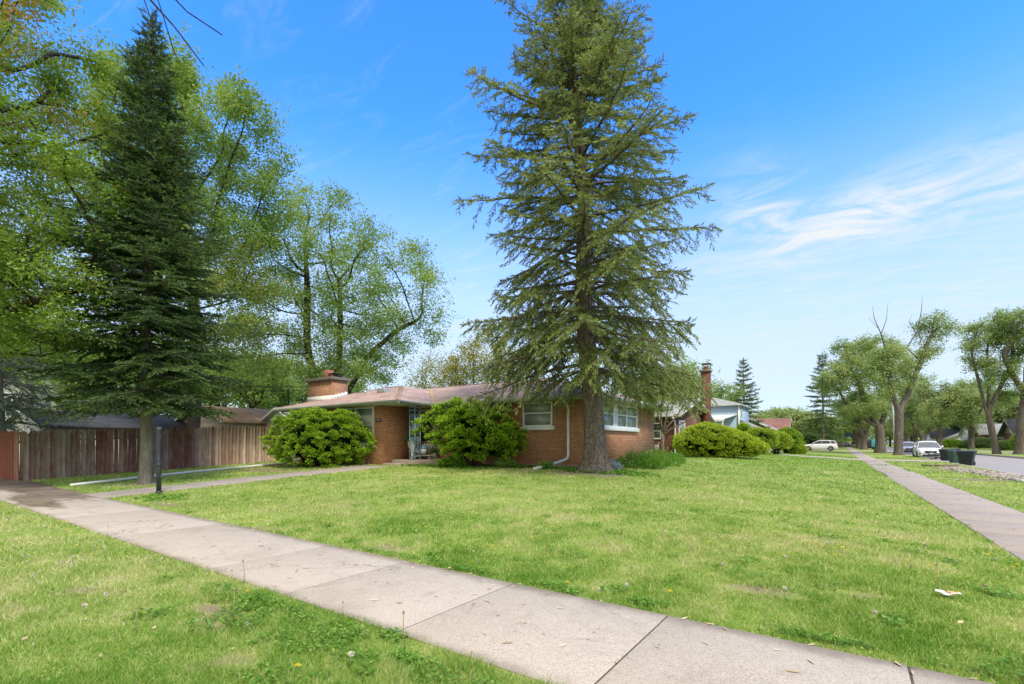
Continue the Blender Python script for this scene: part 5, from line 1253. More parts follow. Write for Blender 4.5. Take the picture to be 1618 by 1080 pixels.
tag(thing('gas_meter', 'small grey gas meter on the red brick wall behind the thin tree', 'meter', (-10.1, 31.95, .6)))
gm_ = [q for q in C.objects if q.name.startswith('gas_meter')][0]
MB().box(-.14, .14, -.1, .1, .3, .65).build('meter_box', m_metal, gm_, bevel=.03, local=True); MB().tube([(0, 0, 0), (0, 0, .3)], .025, 8).tube([(.1, 0, .62), (.1, .15, .8), (.1, .3, .8)], .02, 8).build('pipe', m_metal, gm_, local=True)
# pale blue house with carport
def hip(mb, x0, x1, y0, y1, ze, zr):
    m = min(x1 - x0, y1 - y0) / 2
    if x1 - x0 > y1 - y0: A, B = ((x0 + m, y0 + m, zr), (x1 - m, y0 + m, zr))
    else: A, B = ((x0 + m, y0 + m, zr), (x0 + m, y1 - m, zr))
    P = [(x0, y0, ze), (x1, y0, ze), (x1, y1, ze), (x0, y1, ze)]
    if x1 - x0 > y1 - y0: faces = [[P[0], P[1], B, A], [P[1], P[2], B], [P[2], P[3], A, B], [P[3], P[0], A]]
    else: faces = [[P[0], P[1], A], [P[1], P[2], B, A], [P[2], P[3], B], [P[3], P[0], A, B]]
    for f in faces: mb.add(f, np.array([tuple(range(len(f)))]))
    mb.box(x0, x1, y0, y1, ze - .18, ze - .002)
bh = thing('neighbour_house', 'pale blue sided house with white carport beyond the red brick chimney', 'house', (-15, 62, .4))
MB().box(-22, -9.5, 59.3, 66, 0, 5.55).build('wall', m_siding_b, bh); mb = MB(); hip(mb, -22.3, -9.2, 59.0, 66.3, 5.73, 6.9); mb.build('roof', m_roof_grey, bh)
MB().prism([(52, 3.75), (59.29, 4.5), (59.29, 4.6), (52, 3.87)], 'x', -19, -9.7).build('carport_roof', m_white, bh)
MB().box(-19, -9.68, 51.9, 51.99, 3.5, 3.95).build('carport_fascia', m_white, bh); MB().box(-9.95, -9.83, 52.1, 52.22, .3, 3.7).box(-18.9, -18.78, 52.1, 52.22, .3, 3.7).build('carport_post', m_white, bh)
MB().prism([(-9.49, 4.0), (-9.49, 3.0), (-7.3, 2.75), (-7.3, 2.85)], 'y', 59.5, 65).build('bay_roof', m_roof_grey, bh); MB().box(-9.49, -8, 59.9, 64.6, 0, 2.8).build('bay', m_siding_b, bh)
MB().box(-9.62, -9.47, 59.22, 59.38, .5, 5.5).box(-9.62, -9.47, 62.4, 62.55, 4.2, 5.5).build('corner_board', m_white, bh)
window(bh, (-9.5, 60.2, 0), (0, 1, 0), (1, 0, 0), 1.0, 4.3, 5.2, [(1, 'h')], pane=m_pane_dark, sill=False)
gable_house('neighbour_house', 'house with dark red gable and white bargeboard beyond the pale blue house', -21, -8.6, 88, 98.5, .2, 3.3, 6.3, 'y', m_brick_chim, m_roof_grey, .6, m_siding_r, [('-y', -12, 1.6, 1.2, 2.3, m_pane_dark)])
gable_house('neighbour_house', 'house with brown gabled roof beyond the red gable', -20, -8.8, 107, 115, .2, 3.3, 6.2, 'x', m_siding_g, m_roof_brown, .5, None, [('+x', 110, 1.6, 1.0, 2.3, m_pane_dark)])
gable_house('neighbour_house', 'low house with white gable and brown roof beside the round dark shrub', -18, -6.3, 122, 132, .1, 2.9, 5.0, 'y', m_brick_brown, m_roof_brown, .6, m_white, [('-y', -9.6, 1.2, 1.0, 2.3, m_pane_dark)])
gable_house('neighbour_house', 'farthest visible house on the left side of the street', -18, -6, 148, 158, .0, 2.9, 5.3, 'y', m_siding_w, m_roof_brown, .6)
# across the street
gable_house('neighbour_house', 'brown brick house with grey gabled roof across the street, behind dark shrubs', 27, 38, 154, 163, .3, 3.6, 5.8, 'x', m_brick_brown, m_roof_grey, .8, m_siding_g, [('-x', 156, 1.5, .6, 2.8, m_pane_dark), ('-x', 159, 2.0, 1.3, 2.7, m_pane), ('-y', 29, 2.2, 1.2, 2.6, m_pane_dark)])
h2 = gable_house('neighbour_house', 'house across the street with solar panels on its dark roof', 27, 38, 127.5, 137, .3, 3.3, 5.9, 'x', m_brick_brown, m_roof_dark, .8, m_siding_g, [('-x', 130, 1.8, 1.2, 2.6, m_pane)])
m_solar = M_plain('solar_glass', (0.05, 0.08, 0.16), .15, .2, 3, coat=.5)
kz = 2.6 / 4.75
for a_ in range(3): MB().prism([(128, 3.3 + .16 + kz * .5 + .02), (131.3, 3.3 + .16 + kz * 3.8 + .02), (131.3, 3.34 + .16 + kz * 3.8 + .03), (128, 3.34 + .16 + kz * .5 + .03)], 'x', 27.6 + a_ * 2.4, 29.8 + a_ * 2.4).build('solar_panel', m_solar, h2)
gable_house('neighbour_house', 'small white house with grey roof and dark door across the street', 26, 36, 187, 198, .3, 2.9, 5.2, 'y', m_siding_w, m_roof_grey, .5, None, [('-x', 189, 1.6, 1.2, 2.4, m_pane_dark), ('-x', 193, 1.3, .4, 2.6, m_dark)])
gable_house('neighbour_house', 'white house with pale porch between the grey roofed white house and the brown brick one', 27, 37, 169, 180, .3, 3.5, 5.6, 'x', m_siding_w, m_roof_grey, .5, None, [('-x', 171, .9, .9, 2.7, m_pane_dark), ('-x', 174, 1.0, .4, 2.7, m_pane_dark), ('-y', 29, 1.2, 1.2, 2.4, m_pane_dark)])
gable_house('neighbour_house', 'cream house far along the right side of the street', 25, 35, 215, 228, .3, 3.4, 6.4, 'x', m_siding_w, m_roof_dark, .5, None, [('-x', 218, 1.6, 1.2, 2.5, m_pane_dark)])
# left background
gh = gable_house('garage', 'low garage with dark shingle roof and white fascia behind the fence', -43, -34.2, 7.4, 14.6, 0, 2.2, 3.15, 'y', m_siding_w, m_roof_dark, .3, m_siding_w)
gable_house('neighbour_house', 'white sided house with dark shutters behind the grey green spruce', -64, -52, 6.5, 15.5, 0, 5.2, 7.4, 'x', m_siding_w, m_roof_dark, .5, None, [('+x', 8.9, 1.1, 3.3, 4.9, m_pane_dark), ('+x', 12.3, 1.0, 3.3, 4.9, m_pane_dark)])
sh2 = [q for q in bpy.data.objects if q.get('label', '').startswith('white sided house with dark')][0]
for yy in (8.45, 10.08, 11.85, 13.38): MB().box(-51.995, -51.95, yy, yy + .4, 3.3, 4.9).build('shutter', m_brick_brown, sh2)
gable_house('garage', 'little garage with tan shingle roof beyond the house end of the fence', -37, -30.6, 14.5, 19.5, .1, 2.65, 3.6, 'y', m_siding_g, m_roof_tan, .3)
gable_house('garden_shed', 'small grey gabled shed showing above the wide yew by the gutter end', -29.8, -27.0, 16.6, 20, .2, 2.75, 3.4, 'y', m_siding_g, m_roof_grey, .25, m_siding_w, [('-y', -28.7, .7, 1.6, 2.4, m_pane_dark)], cat='shed')

# ------------------------------------------------------------------ small tree at the side wall
o = thing('small_tree', 'thin pale forked tree against the side wall under the spruce boughs', 'tree', (-6.9, 22.6, gz(-6.9, 22.6)))
mb = MB(); fork = (0, 0, 1.35)
mb.tube([(0, 0, -.1), (.02, 0, .3), (0, .01, .8), (.03, 0, 1.35)], [.14, .1, .085, .08], 10)
for e in ([(-.05, 0, 1.7), (-.25, .1, 2.3), (-.4, .1, 3.0)], [(.1, .05, 1.7), (.22, .1, 2.4), (.3, .2, 3.2)], [(.25, -.1, 1.6), (.65, .1, 2.1), (1.0, .2, 2.7)], [(-.02, -.1, 1.8), (.05, -.2, 2.6), (.0, -.3, 3.3)], [(.3, .2, 1.2 + .3), (.9, .3, 1.8), (1.5, .3, 2.2)]): mb.tube([(.03, 0, 1.2)] + e, [.06, .045, .035, .018], 7)
mb.build('trunk', m_bark_pale, o, smooth=True, local=True)
g = np.random.default_rng(77); n = 900; P = g.normal(0, 1, (n, 3)) * (.85, .85, .5) + (.3, 0, 3.1)
D = g.normal(0, 1, (n, 3)); V, Fq, T = sprigs(P, D, np.full(n, .2), np.full(n, .6), k=5, g=g, wid=.2); MB().add(V, Fq, T).build('crown', m_needle, o, local=True)

# ------------------------------------------------------------------ vehicles
m_carwhite = M_plain('car_paint_white', (0.80, 0.82, 0.84), .25, .02, 2, coat=.6)
m_cardark = M_plain('car_paint_dark', (0.03, 0.035, 0.045), .25, .02, 2, coat=.6)
m_carsilver = M_plain('car_paint_silver', (0.45, 0.46, 0.48), .3, .02, 2, metal=.3, coat=.5)
m_rubber = M_plain('tyre_rubber', (0.022, 0.022, 0.023), .8, .2, 30); m_rim = M_plain('alloy', (0.5, 0.5, 0.52), .3, .05, metal=.8)
m_cglass = M_glass('car_glass', (0.10, 0.13, 0.15), .04); m_ctint = M_glass('car_glass_tinted', (0.012, 0.013, 0.016), .04)
m_trim = M_plain('black_trim', (0.02, 0.02, 0.022), .5, .2); m_lamp = M_plain('lamp_lens', (0.6, 0.62, 0.64), .1, .1, 20); m_red = M_plain('tail_lens', (0.4, 0.02, 0.02), .2, .1)
m_plate = M_plain('number_plate', (0.45, 0.55, 0.66), .5, .15, 40)
def suv(name, label, paint, glass=m_cglass, rearglass=m_ctint, L=4.85, Wd=1.92, H=1.73, group=None, wagon=.0):
    """nose towards -y, centred on the origin, wheels on z=0"""
    o = thing(name, label, 'car', (0, 0, 0), group); h = L / 2
    # lower body: stations along the length with belt height and half width
    st = [(-h, .62, .70, .30), (-h + .12, .86, .83, .24), (-h + .45, .97, .93, .2), (-h + 1.2, 1.06, .955, .2), (-h + 1.5, 1.12, .96, .2), (0, 1.13, .965, .2), (h - 1.1, 1.16, .96, .2), (h - .35, 1.18, .93, .24), (h - .08, 1.12, .88, .28), (h, .95, .82, .34)]
    mb = MB(); V = []; m = 14
    sc = Wd / 1.93
    for (yy, zb, hw, zl) in st:
        hw *= sc; pr = [(-hw * .82, zl), (-hw * .97, zl + .08), (-hw, zl + (zb - zl) * .4), (-hw * .985, zl + (zb - zl) * .72), (-hw * .94, zb - .03), (-hw * .80, zb), (-hw * .4, zb + .025)]
        V += [(x, yy, z) for x, z in pr] + [(-x, yy, z) for x, z in pr[::-1]]
    n = len(st); i = np.arange(n - 1)[:, None] * m; j = np.arange(m)[None]; j2 = (j + 1) % m
    mb.add(V, np.stack([i + j, i + j2, i + m + j2, i + m + j], -1).reshape(-1, 4)); mb.Fc.append(np.array([list(range(m))])); mb.Fc.append(np.array([list(range((n - 1) * m, n * m))[::-1]]))
    mb.build('body', paint, o, smooth=True, local=True)
    # glasshouse and roof
    ys_ = [-h + 1.35, -h + 2.15, -h + 2.35, 0.1, h - 1.0, h - .42, h - .15]; zt_ = [1.12, H - .14, H - .06, H - .01, H - .04, H - .13, 1.2]; w_ = [.84, .68, .68, .70, .69, .66, .78]
    zb_ = [1.10, 1.12, 1.12, 1.12, 1.14, 1.15, 1.15]
    gb = MB(); V = []
    for yy, zt, wt, zb in zip(ys_, zt_, w_, zb_):
        wb = .87 * sc; wt *= sc; V += [(-wb, yy, zb - .03), (-wt - (wb - wt) * max(0, (1 - (zt - zb) / .5)), yy, zt - .03), (wt + (wb - wt) * max(0, (1 - (zt - zb) / .5)), yy, zt - .03), (wb, yy, zb - .03)]
    n = len(ys_); i = np.arange(n - 1)[:, None] * 4; j = np.arange(3)[None]
    gb.add(V, np.stack([i + j, i + j + 1, i + j + 5, i + j + 4], -1).reshape(-1, 4)); gb.build('side_glass', rearglass, o, local=True)
    MB().add([(-.78 * sc, ys_[0] + .02, 1.13), (.78 * sc, ys_[0] + .02, 1.13), (.66 * sc, ys_[1] - .0, H - .145), (-.66 * sc, ys_[1] - .0, H - .145)], np.array([(0, 1, 2, 3)])).build('windscreen', glass, o, local=True)
    # lift windscreen clear of the glasshouse
    o_ws = o.children[-1] if o.children else None
    rb = MB(); V = []
    for yy, zt, wt in zip(ys_[1:6], zt_[1:6], w_[1:6]):
        wt *= sc; V += [(-wt - .035, yy, zt - .075), (-wt + .03, yy, zt + .0), (-wt * .5, yy, zt + .03), (wt * .5, yy, zt + .03), (wt - .03, yy, zt + .0), (wt + .035, yy, zt - .075)]
    i = np.arange(4)[:, None] * 6; j = np.arange(5)[None]
    rb.add(V, np.stack([i + j, i + j + 1, i + j + 7, i + j + 6], -1).reshape(-1, 4)); rb.build('roof', paint, o, smooth=True, local=True)
    pb = MB()
    for s in (-1, 1):
        pb.tube([(s * .86 * sc, ys_[0] - .02, 1.09), (s * .70 * sc, ys_[1], H - .15)], .035, 6); pb.tube([(s * .875 * sc, -h + 2.75, 1.1), (s * .705 * sc, -h + 2.8, H - .08)], .025, 6)
        pb.tube([(s * .87 * sc, h - .95, 1.12), (s * .7 * sc, h - 1.1, H - .1)], .045, 6); pb.tube([(s * .84 * sc, h - .2, 1.15), (s * .66 * sc, h - .46, H - .16)], .06, 6)
    pb.build('pillars', paint, o, local=True)
    for s in (-1, 1):
        MB().tube([(s * .92 * sc, ys_[0] + .3, 1.17), (s * 1.02 * sc, ys_[0] + .27, 1.2), (s * 1.10 * sc, ys_[0] + .26, 1.2)], [.05, .09, .07], 8).build('mirror', paint, o, smooth=True, local=True)
        MB().add([(s * .88 * sc, -h + .17, .85), (s * .45 * sc, -h + .015, .78), (s * .45 * sc, -h + .045, .70), (s * .90 * sc, -h + .17, .68)], np.array([(0, 1, 2, 3) if s > 0 else (3, 2, 1, 0)])).build('headlight', m_lamp, o, local=True)
        MB().obox((s * .80 * sc, -h + .1, .5), (1, 0, 0), (0, -1, 0), -.09, .09, -.1, .03, -.06, .06).build('fog_lamp', m_trim, o, local=True)
        MB().obox((s * .78 * sc, h - .04, 1.0), (1, 0, 0), (0, 1, 0), -.15, .13, -.1, .04, -.1, .1).build('tail_light', m_red, o, local=True)
    MB().obox((0, -h - .0, .72), (1, 0, 0), (0, -1, 0), -.42, .42, -.1, .02, -.11, .10).build('grille', m_trim, o, local=True, bevel=.02); MB().obox((0, -h, .40), (1, 0, 0), (0, -1, 0), -.62, .62, -.1, .03, -.1, .06).build('lower_grille', m_trim, o, local=True, bevel=.02)
    MB().obox((0, -h, .76), (1, 0, 0), (0, -1, 0), -.3, .3, .021, .035, -.02, .0).build('grille_bar', m_metal, o, local=True)
    MB().obox((0, -h, .56), (1, 0, 0), (0, -1, 0), -.16, .16, .021, .04, -.055, .05).build('number_plate', m_plate, o, local=True); MB().obox((0, h, .75), (1, 0, 0), (0, 1, 0), -.16, .16, -.02, .03, -.055, .05).build('number_plate', m_plate, o, local=True)
    MB().box(-.8 * sc, .8 * sc, -h + .3, h - .3, .17, .4).build('underbody', m_trim, o, local=True)
    for yy in (-h + .93, h - .98):
        for s in (-1, 1):
            x = s * .83 * sc; tr_ = .36
            prof = [(.2, -.11), (.33, -.115), (tr_, -.09), (tr_, .09), (.33, .115), (.2, .11)]; th = np.arange(24) * 2 * PI / 24
            v = np.array([(x + s * .03 + q * 1.0, yy + r_ * math.cos(a), tr_ + r_ * math.sin(a)) for r_, q in prof for a in th]); i = np.arange(5)[:, None] * 24; j = np.arange(24)[None]; j2 = (j + 1) % 24
            wh = MB().add(v, np.stack([i + j, i + j2, i + 24 + j2, i + 24 + j], -1).reshape(-1, 4)).build('wheel', m_rubber, o, smooth=True, local=True)
            rm = MB()
            for k in range(5):
                a = k * 2 * PI / 5 + .3; rm.add([(x + s * .135, yy + .05 * math.cos(a + 1.2), tr_ + .05 * math.sin(a + 1.2)), (x + s * .135, yy + .05 * math.cos(a - 1.2), tr_ + .05 * math.sin(a - 1.2)), (x + s * .14, yy + .225 * math.cos(a - .18), tr_ + .225 * math.sin(a - .18)), (x + s * .14, yy + .225 * math.cos(a + .18), tr_ + .225 * math.sin(a + .18))], np.array([(0, 1, 2, 3)]))
            v = [(x + s * .133, yy + r_ * math.cos(a), tr_ + r_ * math.sin(a)) for r_ in (.205, .25) for a in th]; rm.add(v, np.stack([np.arange(24), (np.arange(24) + 1) % 24, 24 + (np.arange(24) + 1) % 24, 24 + np.arange(24)], -1))
            rm.build('rim', m_rim, wh, local=True); MB().add([(x + s * .10, yy + .22 * math.cos(a), tr_ + .22 * math.sin(a)) for a in th], np.array([list(range(24))])).build('brake_disc', m_trim, wh, local=True)
            # arch
            ar = MB(); aa = np.linspace(-.15, PI + .15, 16); v = [(s * (.935 + .035 * (k_ == 1)) * sc + s * .012, yy + r_ * math.cos(a), tr_ + r_ * math.sin(a)) for k_, r_ in ((0, .43), (1, .40), (0, .37)) for a in aa]
            i = np.arange(2)[:, None] * 16; j = np.arange(15)[None]; ar.add(v, np.stack([i + j, i + j + 1, i + 17 + j, i + 16 + j], -1).reshape(-1, 4)); ar.build('wheel_arch', m_trim, o, local=True)
    return o
car1 = suv('parked_car', 'white sport utility car parked at the kerb facing the camera behind the green bins', m_carwhite)
car1.location = (6.95, 62.6, ROADZ); 
x, y = -3.0, 94.0
car2 = suv('parked_car', 'white estate car seen side on across the driveway by the round dark shrub', m_carwhite, L=4.95, H=1.72)
car2.location = (x, y, gz(x, y) + .03); car2.rotation_euler.z = R(-90)
tree_ = {}
for q_ in bpy.data.objects:
    if q_.parent: tree_.setdefault(q_.parent, []).append(q_)
c3 = dup(car1, (8.0, 92, ROADZ), 0, 1, 'second white car parked on the street, half hidden behind the nearest one', tree=tree_)
car4 = suv('parked_car', 'small dark car far away past the third street tree', m_cardark); car4.location = (1.0, 175, gz(1, 175) + .02); car4.rotation_euler.z = R(90)
dup(car1, (-3.5, 186, 0.03), R(-90), 1, 'tiny white car on a distant driveway left of the dark one', tree=tree_)

# ------------------------------------------------------------------ wheelie bins
m_bin = M_plain('green_bin_plastic', (0.009, 0.022, 0.018), .5, .12, 6); m_bin2 = M_plain('light_green_bin_plastic', (0.035, 0.08, 0.055), .5, .12, 6); m_binlid = M_plain('bin_lid', (0.03, 0.038, 0.036), .5, .1)
m_label = M_plain('bin_label', (0.5, 0.53, 0.55), .6, .25, 60)
def wheelie(label, x, y, rz, body, lid, s=1.0, w=.78, lbl=True, op=0):
    o = thing('wheelie_bin', label, 'bin', (x, y, ROADZ + .012), 'wheelie bins put out on the street'); H = .92
    st = [(.02, .27, .26), (.06, .29, .28), (.68, .345, .36), (.70, .385, .40), (.86, .395, .41), (.90, .395, .41)]; V = []
    for z, hx_, hy_ in st:
        hx_ *= w / .78
        V += [(-hx_, -hy_ + .05, z), (-hx_ + .05, -hy_, z), (hx_ - .05, -hy_, z), (hx_, -hy_ + .05, z), (hx_, hy_ - .05, z), (hx_ - .05, hy_, z), (-hx_ + .05, hy_, z), (-hx_, hy_ - .05, z)]
    n = len(st); i = np.arange(n - 1)[:, None] * 8; j = np.arange(8)[None]; j2 = (j + 1) % 8
    mb = MB().add(V, np.stack([i + j, i + j2, i + 8 + j2, i + 8 + j], -1).reshape(-1, 4)); mb.Fc.append(np.array([list(range(8))[::-1]])); mb.Fc.append(np.array([list(range((n - 1) * 8, n * 8))]))
    mb.build('body', body, o, local=True, bevel=.012)
    hx_ = .42 * w / .78
    MB().prism([(-.44, .905), (.45, .905), (.47, .96), (.2, 1.0), (-.2, .99), (-.44, .94)], 'x', -hx_, hx_).build('lid', lid, o, local=True, bevel=.015)
    MB().tube([(-hx_ * .8, .46, .88), (-hx_ * .8, .53, .94), (hx_ * .8, .53, .94), (hx_ * .8, .46, .88)], .016, 8).build('handle', lid, o, local=True)
    for sx in (-1, 1):
        th = np.arange(16) * 2 * PI / 16; r_ = .13
        v = [(sx * hx_ * .72 + q, .33 + r_ * math.cos(a), r_ + r_ * math.sin(a)) for q in (-.03, .03) for a in th]
        m_ = MB().add(v, np.stack([np.arange(16), (np.arange(16) + 1) % 16, 16 + (np.arange(16) + 1) % 16, 16 + np.arange(16)], -1)); m_.Fc.append(np.array([list(range(16))])); m_.Fc.append(np.array([list(range(16, 32))[::-1]])); m_.build('wheel', m_rubber, o, local=True)
    if lbl: MB().box(-.13, .14, -.4035, -.375, .755, .835).build('label_patch', m_label, o, local=True)
    o.rotation_euler.z = rz; o.scale = (s, s, s); return o
wheelie('nearest dark green wheelie bin with pale label, right of the others', *W2(1527, 33.2), R(-20), m_bin, m_binlid, 1.03, .86)
wheelie('dark green wheelie bin just in front of the white car', *W2(1496, 42.2), R(-15), m_bin, m_binlid, 1.02, .95, lbl=False)
wheelie('narrow lighter green wheelie bin between two dark green ones', *W2(1509, 37.2), R(-60), m_bin2, m_bin2, .98, .6, lbl=False)
wheelie('dark wheelie bin farthest back, only its lid and rim showing', *W2(1510, 47.5), R(-12), m_binlid, m_binlid, 1.0, .66)
# rubble along the kerb
m_rub = M_concrete('broken_concrete', (0.46, 0.41, 0.36), stain_amt=.2); mb = MB(); g = np.random.default_rng(6)
for k in range(900):
    f = g.random(); x = 4.9 + .9 * f + g.normal(0, .35); y = 38 - 15 * f + g.normal(0, .8); s = g.uniform(.015, .065) * (1 + .5 * (f > .4)); 
    if x > 6.2: x = 6.2 - g.random() * .5
    v = np.array([(a, b, c) for c in (-.4, .6) for b in (-1, 1) for a in (-1, 1)]) * s * g.uniform(.5, 1.4, 3) * g.uniform(.75, 1.2, (8, 1)); a = g.uniform(0, 3.14); v = v @ np.array([[math.cos(a), -math.sin(a), 0], [math.sin(a), math.cos(a), 0], [0, 0, 1]])
    mb.add(v + (x, y, gz(x, y) + s * .2), np.array([(0, 2, 3, 1), (4, 5, 7, 6), (0, 1, 5, 4), (2, 6, 7, 3), (0, 4, 6, 2), (1, 3, 7, 5)]), g.random())
tag(mb.build('rubble', m_rub), kind='stuff', label='broken grey kerb rubble and gravel strewn on the verge')
tag(MB().tube([(3.9, 37.5, .05), (4.5, 37.2, .06), (5.1, 36.9, .08), (5.5, 37.2, .12)], .05, 8).build('fallen_branch', m_bark_pale, smooth=True), 'pale fallen branch on the verge beside the rubble', 'branch')
tag(MB().box(5.1, 5.9, 23.6, 23.9, 0, .1).build('kerb_chunk', m_white, bevel=.03), 'pale broken length of kerb at the near end of the rubble', 'kerb piece')

# ------------------------------------------------------------------ street furniture
lamp = thing('street_lamp', 'slightly leaning tapered pale street light pole behind the forked street tree', 'street lamp', (5.5, 76.3, 0))
MB().tube([(0, 0, -.1), (-.2, -.12, 4), (-.5, -.34, 9.0)], [.14, .11, .07], 12).build('pole', m_pole, lamp, smooth=True, local=True)
MB().tube([(-.5, -.34, 8.9), (-.3, -.4, 9.3), (.7, -.5, 9.5)], .05, 8).build('arm', m_pole, lamp, smooth=True, local=True); MB().lathe([(.05, 0), (.22, .03), (.18, .14), (.05, .2)], (.9, -.5, 9.38), 12).build('lamp_head', m_metal, lamp, local=True)
sg = thing('street_sign', 'small blue street sign on a thin pole far along the walk', 'sign', (.3, 150, 0)); MB().tube([(0, 0, 0), (0, 0, 7.3)], .09, 8).build('pole', m_pole, sg, local=True)
m_sblue = M_plain('blue_sign', (0.03, 0.17, 0.42), .5, .1); MB().box(.15, 1.6, -.02, .02, 3.0, 4.0).build('sign_panel', m_sblue, sg, local=True)
ys_ = thing('yard_sign', 'small blank white tilted board in the grass by the second shrub', 'sign', (*W2(1216, 49), .42)); q = MB().box(-.42, .42, -.02, .02, .1, .75).build('board', m_white, ys_, local=True); MB().box(-.38, -.34, -.015, .015, 0, .1).box(.34, .38, -.015, .015, 0, .1).build('leg', m_white, ys_, local=True); ys_.rotation_euler = (R(-8), R(12), R(34))
x, y = W2(1246, 52); tag(MB().tube([(x - 1.3, y - .4, .7), (x - .9, y - .3, .52), (x, y, .46), (x + .9, y + .1, .45)], .07, 8).build('drain_pipe', m_white, smooth=True), 'white downspout extension lying in the grass by the egg shaped shrubs', 'pipe')
m_teal = M_plain('teal_paint', (0.06, 0.35, 0.45), .5, .1); bx = thing('trailer', 'teal and black box trailer showing between the street tree trunks', 'trailer', (*W2(1374, 104), 0))
MB().box(-1.4, .25, -1.2, 1.2, .5, 1.9).build('body', m_trim, bx, local=True, bevel=.04); MB().box(.26, .95, -1.2, 1.2, .5, 2.25).build('rear_panel', m_teal, bx, local=True, bevel=.03); MB().box(-1.3, .9, -1.1, 1.1, .3, .49).build('chassis', m_trim, bx, local=True)
for sx in (-.8, .5):
    th = np.arange(14) * 2 * PI / 14; v = [(sx + .28 * math.cos(a), q, .28 + .28 * math.sin(a)) for q in (-1.28, -1.02) for a in th]; m_ = MB().add(v, np.stack([np.arange(14), (np.arange(14) + 1) % 14, 14 + (np.arange(14) + 1) % 14, 14 + np.arange(14)], -1)); m_.Fc.append(np.array([list(range(14))])); m_.Fc.append(np.array([list(range(14, 28))[::-1]])); m_.build('wheel', m_rubber, bx, local=True)
# wires above the fence
def wire(name, label, a, b, sag, r=.02):
    a = np.array(a, float); b = np.array(b, float); t_ = np.linspace(0, 1, 24); P = a + (b - a) * t_[:, None]; P[:, 2] -= sag * 4 * t_ * (1 - t_); tag(MB().tube(P, r, 5).build(name, m_trim, smooth=True), label, 'cable')
wire('power_line', 'upper black cable crossing the trees above the fence', (-60, -4, 7.4), (-22.32, 15.8, 4.3), .6); wire('power_line', 'lower black cable crossing the trees above the fence', (-60, -4.5, 6.6), (-22.32, 15.8, 4.1), .5)
# ------------------------------------------------------------------ street trees
# forked tree with dead tops, nearest on the verge
o = thing('street_tree', 'tall forked street tree with dead bare tops beside the white car', 'tree', (5.35, 70.6, 0))
ux, uy = R2  # spread across the view
def U(l, z): return (ux * l, uy * l, z)
crn = [(*U(-1.3, 11.0), 2.1, 2.1, 1.4, 2.2), (*U(-2.3, 9.2), 1.6, 1.6, 1.2, 1.2), (*U(.4, 9.9), 1.0, 1.0, .9, .4), (*U(3.9, 14.9), 1.5, 1.5, 1.0, 1.3), (*U(2.9, 11.4), 1.2, 1.2, .9, .8), (*U(5.8, 14.3), 1.1, 1.1, .5, .4), (*U(4.4, 11.9), .9, .9, .5, .3), (*U(3.2, 13.2), .8, .8, .7, .3), (*U(4.6, 13.4), .9, .9, .5, .3), (*U(.6, 7.8), .9, .9, .6, .2), (*U(-2.0, 7.2), 1.0, 1.0, .8, .3)]
broadleaf(o, crn, [(0, 0, -.1), (0, 0, 1.5), U(.05, 3.5), U(0, 5.1)], .42, m_bark_st, m_street, natt=420, step=.45, kill=.65, leaves=19000, leafs=.22, spread=.42, seed=61, tint=.4,
          limbs=[(5.0, [U(-.6, 6.5), U(-1.0, 8.5), U(-1.2, 10.2)]), (5.0, [U(.9, 6.6), U(1.9, 9.0), U(2.7, 11.2), U(3.5, 13.3)])], minr=.03, pw=2.2,
          dead=[([U(2.6, 10.6), U(.9, 12.2), U(2.2, 14.2), U(2.6, 16.6), U(2.7, 18.2)], .11), ([U(2.0, 13.8), U(1.2, 15.2), U(1.5, 16.0)], .05), ([U(-1.1, 10.5), U(-2.0, 13.8), U(-2.8, 15.6), U(-3.0, 17)], .09), ([U(-2.0, 13.8), U(-1.4, 15.4), U(-1.2, 17.5)], .05), ([U(-2.2, 14.3), U(-3.4, 15.6)], .03)])
# big full trees behind it
o = thing('street_tree', 'broad street tree with thick low-forking trunk, left of the forked one', 'tree', (4.35, 84, 0))
crn = [(*U(-3.5, 11.5), 3.6, 3.6, 3.0, 2.4), (*U(-6.5, 9.8), 3.0, 3.0, 1.9, 1.4), (*U(-1.0, 14.0), 3.0, 3.0, 2.4, 1.6), (*U(1.6, 9.2), 2.6, 2.6, 3.6, 1.5), (*U(-4.5, 14.3), 2.3, 2.3, 1.8, .8), (*U(-2.5, 6.5), 4.2, 4.2, 2.0, 1.2), (*U(2.2, 13), 1.8, 1.8, 1.8, .6)]
broadleaf(o, crn, [(0, 0, -.1), (0, 0, 1.6), U(0, 3.4)], .55, m_bark_st, m_street, natt=900, step=.65, kill=.95, leaves=46000, leafs=.26, spread=.4, gapn=2.6, seed=62, tint=.42, minr=.03,
          limbs=[(3.3, [U(-1.2, 5), U(-2.3, 7.5), U(-3, 10)]), (3.3, [U(.6, 5.2), U(.9, 8), U(.2, 11)]), (3.0, [U(-2, 4.6), U(-4.5, 6.6)])])
ORD = ['first', 'second', 'third', 'fourth', 'fifth', 'sixth', 'seventh', 'eighth', 'ninth', 'tenth', 'eleventh', 'twelfth', 'thirteenth']
def rank(vals, i): return ORD[sorted(range(len(vals)), key=lambda q: vals[q]).index(i)]
F_ = [far_tree('street_tree', 'street tree farther along the left verge, third from the forked one', 71, 15, 6.0, 15000, .36, m_street, m_bark_st, .6, split=True),
      far_tree('street_tree', 'spreading street tree with sloping limbs across the road', 72, 13, 6.2, 16000, .32, m_far_leaf, m_bark_st, .42, split=True),
      far_tree('background_tree', 'rounded tree closing the view at the far end', 73, 12, 6.5, 11000, .6, m_far_leaf, m_bark_dk, .4),
      far_tree('background_tree', 'airy light green tree behind the left fence', 74, 12, 5.6, 10000, .3, m_maple, m_bark_dk, .3)]
tree_ = {}
for q_ in bpy.data.objects:
    if q_.parent: tree_.setdefault(q_.parent, []).append(q_)
used = set()
